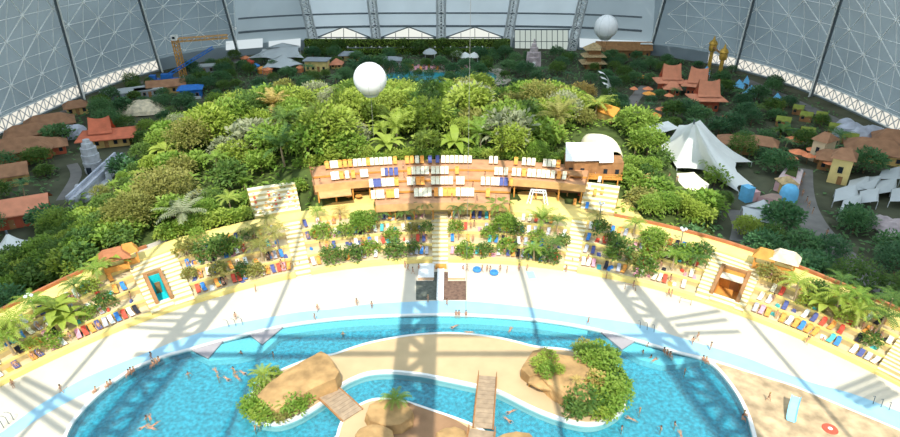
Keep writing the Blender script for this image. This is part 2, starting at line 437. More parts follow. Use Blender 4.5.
# shallow steps inside the pool rim
sh = MB(); ribbon(sh, [p for p in pool if p.x > at(250, 335).x and p.x < at(590, 330).x], -1.9, -.2, -1.3, -.35, mat('shallow_tile', (.30, .68, .74), .5, .12, 2.5))
struct(sh.build('pool_step'), 'pale submerged step along the pool edge')
for nm, P_ in (('shallow_ledge', [(190, 351), (208, 359), (238, 357), (262, 351), (276, 338), (284, 328), (231, 340)]), ('shallow_ledge', [(600, 332.5), (622, 348), (640, 358), (662, 364), (686, 362), (704, 359), (675, 353.5), (634, 341.5)])):
    o = MB(); o.prism([at(x, y) for x, y in P_], -1.3, -.32, MATS['shallow_tile']); struct(o.build(nm), 'pale shallow ledge under water at the pool rim')
for lb, P_ in (('grey sloping concrete ramp running into the pool at its western rim', [(192, 350), (223, 341), (208, 358)]), ('smaller grey concrete ramp beside the first at the western rim', [(250, 335), (283, 327), (262, 344)]), ('grey concrete ramp running into the pool at its eastern rim', [(601, 332), (635, 341), (622, 349)])):
    p = [at(x, y) for x, y in P_]
    o = MB(); a, b, c = p
    vs = [Vector((q.x, q.y, -.6)) for q in p] + [Vector((a.x, a.y, .03)), Vector((b.x, b.y, .03)), Vector((c.x, c.y, -.04))]
    o.add(vs, [(3, 5, 4), (0, 3, 4, 1), (1, 4, 5, 2), (2, 5, 3, 0)], mat('ramp_grey', (.36, .33, .34), .8, .06, .8))
    struct(o.build('pool_ramp'), lb)
# water
m, nt, o_ = nodes('water')
tr = nt.nodes.new('ShaderNodeBsdfTransparent'); tr.inputs[0].default_value = (.62, .92, .95, 1)
gl = nt.nodes.new('ShaderNodeBsdfGlossy'); gl.inputs['Roughness'].default_value = .08
fr = nt.nodes.new('ShaderNodeFresnel'); fr.inputs[0].default_value = 1.33
tc = nt.nodes.new('ShaderNodeTexCoord'); nz = nt.nodes.new('ShaderNodeTexNoise'); nz.inputs['Scale'].default_value = 1.3; nz.inputs['Detail'].default_value = 4
bp = nt.nodes.new('ShaderNodeBump'); bp.inputs['Strength'].default_value = .5; bp.inputs['Distance'].default_value = .25
df = nt.nodes.new('ShaderNodeBsdfDiffuse'); df.inputs[0].default_value = (.35, .75, .85, 1)
m0 = nt.nodes.new('ShaderNodeMixShader'); m0.inputs[0].default_value = .10
ms = nt.nodes.new('ShaderNodeMixShader')
nt.links.new(tc.outputs['Object'], nz.inputs['Vector']); nt.links.new(nz.outputs['Fac'], bp.inputs['Height'])
for n in (gl, fr, df): nt.links.new(bp.outputs[0], n.inputs['Normal'])
nt.links.new(tr.outputs[0], m0.inputs[1]); nt.links.new(df.outputs[0], m0.inputs[2])
nt.links.new(fr.outputs[0], ms.inputs[0]); nt.links.new(m0.outputs[0], ms.inputs[1]); nt.links.new(gl.outputs[0], ms.inputs[2]); nt.links.new(ms.outputs[0], o_.inputs[0])
MATS['water'] = m
fill('pool_water', [pool_all], -.16, m, 'clear turquoise water of the big pool')
# islands
ISL_A = [(248, 411), (250, 401), (258, 388), (275, 375), (300, 364), (320, 358), (335, 355.5), (355, 348.5), (375, 343), (409, 337), (450, 334.5), (490, 338), (515, 343), (535, 348), (570, 352), (600, 363), (616, 382), (624, 400), (620, 413), (598, 424), (573, 423), (537, 411), (500, 393), (478, 387), (440, 379), (422, 375.5), (392, 372.5), (369, 374), (352, 380), (340, 387), (330, 397), (320, 405), (300, 417), (280, 424), (262, 423), (252, 419)]
ISL_B = [(336, 460), (338, 437), (343, 422), (352, 412), (365, 404), (380, 400.5), (402, 402.5), (429, 411), (464, 423), (484, 433), (496, 445), (502, 462)]
for nm, P_, lb in (('sand_island', ISL_A, 'crescent shaped sand coloured island in the pool'), ('bar_island', ISL_B, 'inner island of the lagoon carrying the boulder roofed bar')):
    pts = gp(P_, 4, True); o = MB(); o.prism(pts, -1.3, .28, M['island_sand'], M['white_curb']); struct(o.build(nm), lb)
    o = MB(); lp = pts + [pts[0]]; ribbon(o, lp, -.2, .2, -.5, .36, M['white_curb']); struct(o.build('island_curb'), 'white coping around the ' + ('sand island' if nm[0] == 's' else 'bar island'))
# ------------------------------------------------------------------ dome shell
ELEV = R(52); SUN = Vector((0, math.cos(ELEV), -math.sin(ELEV)))
LIT = [(-84, 20), (-80, 60), (-71, 74), (-66, 90), (-70, 104), (-80, 116), (-81, 150), (-79, 190), (-74, 214), (36, 213), (43, 196), (48, 176), (53, 162), (60, 152), (63, 140), (59, 122), (55, 110), (60, 98), (68, 86), (78, 70), (86, 20)]
def to_shell(x, y, z=2.0): return hit_shell(Vector((x, y, z)), -SUN, 0, 300)
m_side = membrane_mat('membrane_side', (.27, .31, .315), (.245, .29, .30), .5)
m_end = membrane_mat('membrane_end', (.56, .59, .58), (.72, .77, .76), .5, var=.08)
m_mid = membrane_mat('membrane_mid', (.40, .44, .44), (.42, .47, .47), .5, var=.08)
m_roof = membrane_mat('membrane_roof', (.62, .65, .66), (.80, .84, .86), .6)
# walls, z 0..60: split into end facade and flanks
def wall_patch(name, a0, a1, z0, z1, m, nz=10, label=None):
    o = MB(); na = max(2, int(abs(a1 - a0) / .05)); vs = []
    for j in range(nz + 1):
        for i in range(na + 1): vs.append(shell(lerp(a0, a1, i / na), lerp(z0, z1, j / nz)))
    o.add(vs, [(j * (na + 1) + i, (j + 1) * (na + 1) + i, (j + 1) * (na + 1) + i + 1, j * (na + 1) + i + 1) for j in range(nz) for i in range(na)], m)
    return struct(o.build(name, smooth=True), label)
A_L = al_of(px_shell(236, 40)); A_R = al_of(px_shell(652, 40))
A_BACK = (YS - YC) / 136
BAND0, BAND1 = .9, 5.0
ALS, ALE = al_of(px_shell(157, 62)), PI + 1.3     # left bright strip
ARS, ARE = -1.3, al_of(px_shell(708, 60))          # right bright strip
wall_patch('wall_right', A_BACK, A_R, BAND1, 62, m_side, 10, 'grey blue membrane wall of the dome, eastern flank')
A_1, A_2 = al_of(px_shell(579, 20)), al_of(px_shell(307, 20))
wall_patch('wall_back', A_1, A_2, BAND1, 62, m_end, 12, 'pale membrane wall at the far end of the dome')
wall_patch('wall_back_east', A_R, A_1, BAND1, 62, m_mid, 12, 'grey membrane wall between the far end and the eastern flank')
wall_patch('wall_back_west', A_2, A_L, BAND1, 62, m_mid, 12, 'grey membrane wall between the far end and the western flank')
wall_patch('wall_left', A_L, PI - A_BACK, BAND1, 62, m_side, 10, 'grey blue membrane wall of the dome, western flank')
m_low = mat('base_wall', (.25, .30, .33), .8, .1, .1)
for nm, a0, a1 in (('wall_base_right', A_BACK, ARS), ('wall_base_back', ARE, ALS), ('wall_base_left', ALE, PI - A_BACK)): wall_patch(nm, a0, a1, 0, BAND1, m_low, 2, 'low grey base wall of the dome')
for nm, a0, a1 in (('wall_plinth_right', ARS, ARE), ('wall_plinth_left', ALS, ALE)): wall_patch(nm, a0, a1, 0, BAND0, m_low, 1, 'low grey plinth under the bright window strip')
m_strip = emit_mat('daylight_pane', (1.0, .96, .84), .95)
wall_patch('window_1', ALS, ALE, BAND0, BAND1, m_strip, 1, 'bright daylit window strip at the foot of the western wall')
wall_patch('window_2', ARS, ARE, BAND0, BAND1, m_strip, 1, 'bright daylit window strip at the foot of the eastern wall')
# braces on the strips
for nm, a0, a1, lb in (('trim_1', ALS, ALE, 'crossed steel braces in front of the western window strip'), ('trim_2', ARS, ARE, 'crossed steel braces in front of the eastern window strip')):
    o = MB(); n = int(abs(a1 - a0) * 136 / 4.0)
    for i in range(n):
        a, b = lerp(a0, a1, i / n), lerp(a0, a1, (i + 1) / n)
        for p, q in ((shell(a, BAND0, .997), shell(b, BAND1, .997)), (shell(b, BAND0, .997), shell(a, BAND1, .997)), (shell(a, BAND0, .997), shell(a, BAND1, .997))):
            o.tube([p, q], .16, M['steel'], 4)
    for z in (BAND0, BAND1):
        o.tube([shell(lerp(a0, a1, i / 60), z, .997) for i in range(61)], .25, M['rod_white'], 4)
    struct(o.build(nm), lb)
# lattice rods on the flanks
for nm, a0, a1, lb in (('trim_3', PI - 0.35, PI + 1.3, 'triangulated white rods over the western membrane'), ('trim_4', -1.3, A_R, 'triangulated white rods over the eastern membrane')):
    if nm == 'trim_3': a0 = A_L
    o = MB(); du, dz = 7.5 / 136, 6.5
    na, nzz = int((a1 - a0) / du), 8
    P_ = lambda i, j: shell(a0 + i * du, BAND1 + 1.5 + j * dz, .994)
    for j in range(nzz):
        for i in range(na):
            r_ = .17
            o.tube([P_(i, j), P_(i + 1, j)], r_ * (.7), M['rod_white'], 4, False)
            o.tube([P_(i, j), P_(i, j + 1)], r_ * (.7), M['rod_white'], 4, False)
            if (i + j) % 2: o.tube([P_(i, j), P_(i + 1, j + 1)], r_, M['rod_white'], 4, False); 
            else: o.tube([P_(i + 1, j), P_(i, j + 1)], r_, M['rod_white'], 4, False)
    for i in range(na + 1):
        for j in range(nzz + 1):
            if (i + j) % 2: o.box(P_(i, j) - Vector((0, 0, .35)), (.7, .7, .7), M['rod_white'])
    struct(o.build(nm), lb)
# ribs
def rib_curve(b_px, t_px, k):
    """a rib standing in the plane through its foot and its top, running up the shell"""
    pts = []
    for i in range(22):
        t = -.06 + i * .085; p = px_shell(lerp(b_px[0], t_px[0], t), lerp(b_px[1], t_px[1], t)); pts.append(shell(al_of(p), p.z, k) if p.z > 0 else shell(al_of(p), 0, k))
    return pts
k_ = 0
for b, t in (((78, 97), (50, 0)), ((158, 72), (136, 0)), ((235, 50), (221, 0)), ((651, 56), (667, 0)), ((738, 71), (757, 0)), ((815, 98), (846, 0))):
    c = rib_curve(b, t, .985); o = MB(); o.tube(c, .6, M['steel_dark'], 6)
    o.tube([p + Vector((-.9 if p.x > 0 else .8, -.3, 0)) for p in c], .34, M['rod_white'], 4)
    k_ += 1; struct(o.build('rib_beam'), 'steel rib rising up the dome membrane')
for b, t, w in (((313, 46), (302, 0), 1.9), ((376, 44), (370.5, 0), 1.9), ((441, 42), (441, 0), 1.9), ((508, 43), (515.5, 0), 1.9), ((573, 50), (585, 0), 1.9)):
    c = rib_curve(b, t, .975); o = MB()
    L = [p + Vector((-w, 0, 0)) for p in c]; Rr = [p + Vector((w, 0, 0)) for p in c]; Bk = [p + Vector((0, 3.0, 0)) for p in c]
    for q in (L, Rr): o.tube(q, .5, M['steel'], 6)
    o.tube(Bk, .4, M['steel_dark'], 5)
    for i in range(len(c) - 1):
        for s, t2 in ((L[i], Rr[i + 1]), (Rr[i], L[i + 1]), (L[i], Bk[i + 1]), (Rr[i], Bk[i + 1])): o.tube([s, t2], .22, M['white_steel'], 4, False)
    struct(o.build('truss_column'), 'double lattice steel truss on the far wall of the dome')
# horizontal beams on the end wall
o = MB()
for py, r_ in ((12.5, .42), (25.5, .55)):
    pts = [px_shell(x, py + abs(x - 441) * (.0 if x < 570 else 0)) for x in range(236, 652, 8)]
    pts = [shell(al_of(p), lerp(p.z, pts[len(pts) // 2].z, .9), .985) for p in pts]
    o.tube(pts, r_, M['steel_dark'], 5)
struct(o.build('wall_back_beam'), 'dark horizontal beams across the far wall')
# glazing at the far wall
def px_panel(name, pts, m, label, k=.994):
    o = MB(); vs = []
    for x, y in pts:
        p = px_shell(x, y); vs.append(shell(al_of(p), p.z, k))
    o.add(vs, [tuple(range(len(vs)))], m); return struct(o.build(name), label)
m_gable = emit_mat('gable_daylight', (.95, .98, .90), .95); m_glz = emit_mat('curtain_daylight', (.80, .92, .84), .62); m_low_w = emit_mat('low_window_daylight', (.85, .96, 1.0), .8)
gw = 3
for x0, x1 in ((318, 368), (382, 435), (447, 503)):
    px_panel('window_%d' % gw, [(x0, 40), (x0 + 4, 36), ((x0 + x1) / 2 - 4, 28), ((x0 + x1) / 2 + 4, 28), (x1 - 4, 36), (x1, 40)], m_gable, 'gable shaped daylit window in the far wall'); gw += 1
px_panel('window_6', [(515, 52), (515, 30), (569, 30), (569, 52)], m_glz, 'tall pale green glazed screen in the far wall')
for x0, x1 in ((225, 262), (268, 300)):
    px_panel('window_%d' % (gw + 1), [(x0, 50), (x0, 41), (x1, 38), (x1, 47)], m_low_w, 'low bright window at the foot of the far wall'); gw += 1
px_panel('window_9', [(580, 47), (580, 38), (648, 41), (648, 50)], m_low_w, 'bright window strip behind the brown longhouse')
o = MB()
for x0, x1 in ((318, 368), (382, 435), (447, 503)):
    q = [px_shell(x, y) for x, y in ((x0 - 2, 37), ((x0 + x1) / 2, 26.5), (x1 + 2, 37))]
    q = [shell(al_of(p), p.z, .99) for p in q]; o.tube(q, .35, M['steel_dark'], 4); o.tube([q[0], q[2]], .3, M['steel_dark'], 4)
    for t in (.25, .5, .75):
        x = lerp(x0, x1, t); a, b = px_shell(x, 40), px_shell(x, 37 - 9 * (1 - abs(t - .5) * 2)); o.tube([shell(al_of(a), a.z, .99), shell(al_of(b), b.z, .99)], .2, M['steel_dark'], 4)
for i in range(11):
    x = 515 + 5.4 * i; a, b = px_shell(x, 52), px_shell(x, 29); o.tube([shell(al_of(a), a.z, .99), shell(al_of(b), b.z, .99)], .2, M['steel_dark'], 4)
for y in (29, 41): o.tube([shell(al_of(px_shell(x, y)), px_shell(x, y).z, .99) for x in (513, 540, 571)], .4 if y < 30 else .2, M['steel_dark'], 4)
struct(o.build('trim_5'), 'dark steel mullions of the far wall windows')
# roof: a grid on the barrel above z 62, glazed where the daylight falls in
W0 = math.asin(62 / HB)
def roof_pt(x_ang, y): return Vector((AB * math.cos(x_ang), y, HB * math.sin(x_ang)))
def lit(p):
    t = (p.z - 3.0) / -SUN.z; q = p + SUN * t
    return poly_sd(q.x, q.y, LIT) > 0
ro, gz = MB(), MB(); NA, NYR = 150, 140
V_ = {}
def rv(mbx, key, p):
    k = (id(mbx), key)
    if k not in V_: V_[k] = len(mbx.v); mbx.v.append(p)
    return V_[k]
ri, gi2 = ro.mi(m_roof), gz.mi(None)
for j in range(NYR):
    for i in range(NA):
        co = [(i, j), (i + 1, j), (i + 1, j + 1), (i, j + 1)]
        ps = [roof_pt(lerp(W0, PI - W0, a / NA), lerp(YS, YC, b / NYR)) for a, b in co]
        cc = sum(ps, Vector()) / 4; t_ = gz if lit(cc) else ro
        t_.f.append([rv(t_, c_, p) for c_, p in zip(co, ps)]); t_.m.append(0)
struct(ro.build('ceiling'), 'translucent membrane roof of the dome')
m, nt, o_ = nodes('roof_film'); t = nt.nodes.new('ShaderNodeBsdfTransparent'); t.inputs[0].default_value = (.95, .97, .98, 1); nt.links.new(t.outputs[0], o_.inputs[0])
MATS['roof_film'] = m
struct(gz.build('ceiling_glazing', m), 'clear film bays in the dome roof')
# caps of the roof above z 62
for nm, sgn in (('ceiling_far_cap', 1), ('ceiling_near_cap', -1)):
    o = MB(); nz, na = 8, 40; vs = []
    for j in range(nz + 1):
        z = HB * math.sin(lerp(W0 if sgn > 0 else 0.0, PI / 2, j / nz))
        for i in range(na + 1):
            al = PI * i / na; off, co = base_off(al) if sgn > 0 else (Vector((AB * math.cos(al), -AB * math.sin(al))), Vector((0, YS)))
            c = math.sqrt(max(0, 1 - (z / HB) ** 2)); vs.append(Vector((off.x * c, co.y + off.y * c, z)))
    f = [(j * (na + 1) + i, (j + 1) * (na + 1) + i, (j + 1) * (na + 1) + i + 1, j * (na + 1) + i + 1) for j in range(nz) for i in range(na)]
    if sgn < 0:   # near cap: glazed where daylight passes
        keep, clear = [], []
        for q in f: (clear if lit(sum((vs[k] for k in q), Vector()) / 4) else keep).append(q)
        o.add(vs, keep, m_roof)
        if clear: oc = MB(); oc.add(vs, clear, m); struct(oc.build('ceiling_near_glazing'), 'clear film bays in the near cap')
    else: o.add(vs, f, m_roof)
    struct(o.build(nm), 'rounded membrane cap of the dome roof')
# girders and louvres in the glazed bays
def girder(xs0, xs1, w, r_, lat, name='roof_girder_beam'):
    o = MB(); ys = list(range(36, 236, 5))
    for sgn in ((-1, 1) if w else (0,)):
        o.tube([to_shell(lerp(xs0, xs1, (y - 96) / -36.0) + sgn * w, y) + Vector((0, 0, -.8)) for y in ys], r_, M['steel'], 6)
    if lat:
        for i in range(len(ys) - 1):
            x_ = lambda y, s: to_shell(lerp(xs0, xs1, (y - 96) / -36.0) + s * w, y) + Vector((0, 0, -.8))
            s = 1 if i % 2 else -1
            o.tube([x_(ys[i], s), x_(ys[i + 1], -s)], r_ * .55, M['steel'], 4, False); o.tube([x_(ys[i], s), x_(ys[i], -s)], r_ * .5, M['steel'], 4, False)
    struct(o.build(name), 'lattice girder of the dome roof')
girder(-40, -44.3, 2.0, .95, True); girder(-5.2, -5.2, 2.1, 1.25, True); girder(30.3, 36.6, 2.0, .95, True)
for a, b in ((-29.6, -29.4), (13.3, 14.6), (-54, -55), (48.3, 51)): girder(a, b, 0, .42, False, 'roof_purlin_beam')
def bar(p, q, r_):
    o = MB(); n = 6
    o.tube([to_shell(*(Vector(p).lerp(Vector(q), i / n)).xy) + Vector((0, 0, -1.2)) for i in range(n + 1)], r_, M['steel'], 6); return o
for y, r_ in ((71.5, .5), (76, .4)):
    struct(bar((-48, y, 0), (38, y, 0), r_).build('roof_cross_beam'), 'cross beam of the dome roof')
for p_, q_ in (((-4, 389), (62, 436)), ((9, 386), (74, 426)), ((20, 381), (84, 413)), ((144, 316), (188, 316)), ((136, 322.5), (182, 323)), ((127, 329), (176, 332)), ((668, 322), (721, 313)), ((677, 328), (728, 322)), ((686, 336), (741, 334)), ((840, 394), (878, 378)), ((849, 400), (885, 385)), ((858, 405.5), (892, 391)), ((868, 410), (900, 396))):
    struct(bar(at(*p_), at(*q_), .42).build('roof_louvre_beam'), 'maintenance louvre in the dome roof')
# ------------------------------------------------------------------ light, world, camera
sd = bpy.data.lights.new('sun', 'SUN'); sd.energy = 5.6; sd.angle = R(.3); sd.color = (1, .95, .84)
so = bpy.data.objects.new('sun', sd); C.objects.link(so); so.location = (0, -60, 200)
so.rotation_euler = SUN.to_track_quat('-Z', 'Y').to_euler()
w = bpy.data.worlds.new('world'); bpy.context.scene.world = w; w.use_nodes = True
nt = w.node_tree; bg = nt.nodes['Background']
tc = nt.nodes.new('ShaderNodeTexCoord'); sx = nt.nodes.new('ShaderNodeSeparateXYZ'); rp = nt.nodes.new('ShaderNodeValToRGB')
rp.color_ramp.elements[0].position = 0; rp.color_ramp.elements[0].color = (.55, .62, .66, 1)
rp.color_ramp.elements[1].position = .6; rp.color_ramp.elements[1].color = (.62, .80, 1, 1)
nt.links.new(tc.outputs['Generated'], sx.inputs[0]); nt.links.new(sx.outputs['Z'], rp.inputs[0]); nt.links.new(rp.outputs[0], bg.inputs[0])
bg.inputs[1].default_value = 1.55
cd = bpy.data.cameras.new('camera'); cam = bpy.data.objects.new('camera', cd); C.objects.link(cam)
cam.location = (0, 0, H); cam.rotation_euler = (PI / 2 - PITCH, 0, 0)
cd.sensor_width = 36; cd.lens = F / 900 * 36; cd.clip_end = 2000
sc = bpy.context.scene; sc.camera = cam
sc.view_settings.view_transform = 'Standard'; sc.view_settings.look = 'None'; sc.view_settings.exposure = 0; sc.view_settings.gamma = 1; sc.view_settings.use_curve_mapping = False
sc.cycles.use_denoising = True; sc.cycles.max_bounces = 6; sc.cycles.diffuse_bounces = 4; sc.cycles.glossy_bounces = 2; sc.cycles.transparent_max_bounces = 10; sc.cycles.caustics_reflective = False; sc.cycles.caustics_refractive = False
# ------------------------------------------------------------------ plants
def leaf_card(mb, p, d, l, w, up=None):
    d = d.normalized(); u = d.cross(Vector((random.uniform(-.3, .3), random.uniform(-.3, .3), 1))); 
    if u.length < .05: u = Vector((1, 0, 0))
    u.normalize(); dr = Vector((0, 0, -.18 * l))
    mb.v += [p, p + d * l * .5 + u * w * .5, p + d * l + dr, p + d * l * .5 - u * w * .5]
    n = len(mb.v); mb.f.append([n - 4, n - 3, n - 2, n - 1]); mb.m.append(0)
def crown_mesh(name, seed, Rx, Hh, ncl, per, ll, lw, lo=0.0, flat=1.0):
    """leaf cards on clumps spread over a rounded crown whose base is at z=lo"""
    rnd = random.Random(seed); mb = MB(); mb.mi(None)
    for k in range(ncl):
        a = k * 2.39996 + rnd.uniform(-.3, .3); t = (k + .5) / ncl
        cz = 1 - 1.35 * t; rr = math.sqrt(max(0.02, 1 - cz * cz))
        q = rnd.uniform(.72, 1.02)
        c = Vector((Rx * rr * q * math.cos(a), Rx * rr * q * math.sin(a), lo + Hh * (.45 + .5 * cz * q)))
        cr = Rx * rnd.uniform(.28, .42)
        for i in range(per):
            d = Vector((rnd.gauss(0, 1), rnd.gauss(0, 1), rnd.gauss(.35, .8))).normalized()
            p = c + Vector((d.x * cr, d.y * cr, d.z * cr * flat)) * rnd.uniform(.35, 1)
            leaf_card(mb, p, (d + Vector((0, 0, .1))), ll * rnd.uniform(.7, 1.25), lw * rnd.uniform(.7, 1.25))
    me = mb.mesh(name); me.materials.clear(); me.materials.append(None); return me
def palm_mesh(name, seed, n, L, droop, wid=.9, rise=.55):
    rnd = random.Random(seed); mb = MB(); mb.mi(None)
    for k in range(n):
        a = 2 * PI * k / n + rnd.uniform(-.2, .2); el = rnd.uniform(-.1, 1.0) * rise + .25; l = L * rnd.uniform(.8, 1.1)
        pts = []; p = Vector((0, 0, 0)); e = el
        for i in range(7):
            pts.append(p.copy()); p = p + Vector((math.cos(a) * math.cos(e), math.sin(a) * math.cos(e), math.sin(e))) * l / 6; e -= droop * (.12 + .06 * i)
        side = Vector((-math.sin(a), math.cos(a), 0))
        for i in range(1, 7):
            for s in (-1, 1):
                for h in (0, .5):
                    b = pts[i - 1].lerp(pts[i], h + .25); dr = (pts[i] - pts[i - 1]).normalized()
                    w = wid * (1 - .1 * i) * (.45 if i == 1 else 1); d = (side * s + dr * .7 + Vector((0, 0, -.35))).normalized()
                    t = dr * .13 * L / 4
                    mb.v += [b - t, b + t, b + d * w + t * .3, b + d * w - t * .1]; q = len(mb.v); mb.f.append([q - 4, q - 3, q - 2, q - 1]); mb.m.append(0)
    me = mb.mesh(name); me.materials.clear(); me.materials.append(None); return me
def banana_mesh(name, seed, n, L, W):
    rnd = random.Random(seed); mb = MB(); mb.mi(None)
    for k in range(n):
        a = k * 2.39996; e = rnd.uniform(.5, 1.25); l = L * rnd.uniform(.75, 1.1); p = Vector((0, 0, 0)); rows = []
        side = Vector((-math.sin(a), math.cos(a), 0))
        for i in range(6):
            w = W * (.12, .75, 1, .95, .6, .05)[i] * .5
            rows.append((p + side * w + Vector((0, 0, w * .25)), p.copy(), p - side * w + Vector((0, 0, w * .25))))
            p = p + Vector((math.cos(a) * math.cos(e), math.sin(a) * math.cos(e), math.sin(e))) * l / 5; e -= .33
        b = len(mb.v)
        for r_ in rows: mb.v += list(r_)
        for i in range(5):
            for j in (0, 1): mb.f.append([b + 3 * i + j, b + 3 * i + j + 1, b + 3 * i + 4 + j, b + 3 * i + 3 + j]); mb.m.append(0)
    me = mb.mesh(name); me.materials.clear(); me.materials.append(None); return me
def trunk_mesh(name, h, r, bend=.3, seed=1, m=None):
    rnd = random.Random(seed); mb = MB(); a = rnd.uniform(0, 6.28)
    mb.tube([Vector((math.cos(a) * bend * (1 - t) * h * .2, math.sin(a) * bend * (1 - t) * h * .2, h * t - .3 * (1 - t))) for t in (0, .25, .5, .75, 1)], [r * 1.3, r, r * .9, r * .8, r * .6], m, 6)
    return mb.mesh(name, m)
def colored(me, m):
    c = me.copy(); c.materials.clear(); c.materials.append(m); return c
BROAD = [crown_mesh('crown', 11 + i, 4.2, 5.2, 36, 42, .85, .5, 1.6) for i in range(3)]
HUGE = crown_mesh('crown', 29, 6.0, 7.4, 80, 46, .75, .45, 1.2)
BIGLEAF = [crown_mesh('crown', 31 + i, 3.8, 5.0, 26, 26, 1.25, .75, 1.6) for i in range(2)]
FINE = [crown_mesh('crown', 51 + i, 4.0, 6.0, 38, 48, .6, .36, 1.5) for i in range(2)]
SHRUB = [crown_mesh('foliage', 71 + i, 1.35, 1.9, 18, 22, .42, .26, .1) for i in range(3)]
PALM = [palm_mesh('fronds', 91 + i, 15, 3.3, 1.0, .95) for i in range(2)]
FEATHER = [palm_mesh('fronds', 95 + i, 17, 4.2, .75, 1.2, .9) for i in range(2)]
BANANA = [banana_mesh('leaves', 101 + i, 11, 3.6, 1.15) for i in range(2)]
TR = trunk_mesh('trunk', 4.2, .22, m=M['bark']); TRP = trunk_mesh('trunk', 3.4, .17, .5, 2, M['palm_bark']); TRS = trunk_mesh('stem', 1.0, .07, .3, 3, M['bark']); TRB = trunk_mesh('stem', 1.4, .22, .2, 4, MATS['leaf_olive'])
CACHE = {}
def tinted(me, tone):
    k = (me.name, tone)
    if k not in CACHE: CACHE[k] = colored(me, LEAF[tone])
    return CACHE[k]
def plant(kind, tone, x, y, z, sc, i=0, sz=1.0):
    o = empty(kind, (x, y, z), random.uniform(0, 6.28)); o.scale = (sc, sc, sc * sz)
    if kind == 'broadleaf_tree': put('trunk', TR, o); put('crown', tinted(BROAD[i % 3], tone), o)
    elif kind == 'large_leaved_tree': put('trunk', TR, o); put('crown', tinted(BIGLEAF[i % 2], tone), o)
    elif kind == 'fine_leaved_tree': put('trunk', TR, o); put('crown', tinted(FINE[i % 2], tone), o)
    elif kind == 'palm_tree': put('trunk', TRP, o); put('fronds', tinted(PALM[i % 2], tone), o, (0, 0, 3.3))
    elif kind == 'feather_palm': put('trunk', TRP, o); put('fronds', tinted(FEATHER[i % 2], tone), o, (0, 0, 3.3))
    elif kind == 'banana_plant': put('stem', TRB, o); put('leaves', tinted(BANANA[i % 2], tone), o, (0, 0, 1.2))
    elif kind == 'shrub': put('stem', TRS, o); put('foliage', tinted(SHRUB[i % 3], tone), o)
    o['tone'] = tone; return o
PRETTY = {'broadleaf_tree': 'broadleaf tree', 'large_leaved_tree': 'large-leaved tree', 'fine_leaved_tree': 'fine-leaved tree', 'palm_tree': 'palm', 'feather_palm': 'feather palm', 'banana_plant': 'banana plant', 'shrub': 'bushy shrub'}
def rank_labels(items, marks, where, group=None, cat=None, what=None):
    """items: objects; label each by look and by its rank of nearness to the closest landmark"""
    by = {}
    for o in items:
        x, y = o.location.x, o.location.y
        nm, mx, my = min(marks, key=lambda q: (q[1] - x) ** 2 + (q[2] - y) ** 2)
        w_ = what(o); by.setdefault((w_, nm), []).append(((mx - x) ** 2 + (my - y) ** 2, o))
    for (w_, nm), L in by.items():
        L.sort(key=lambda q: q[0])
        for k, (_, o) in enumerate(L):
            o['label'] = f'{w_} {where}, ' + (f'{"" if k == 0 else ordn(k) + " "}closest to the {nm}' if len(L) > 1 else f'by the {nm}')
            if group: o['group'] = group
            if cat: o['category'] = cat(o) if callable(cat) else cat
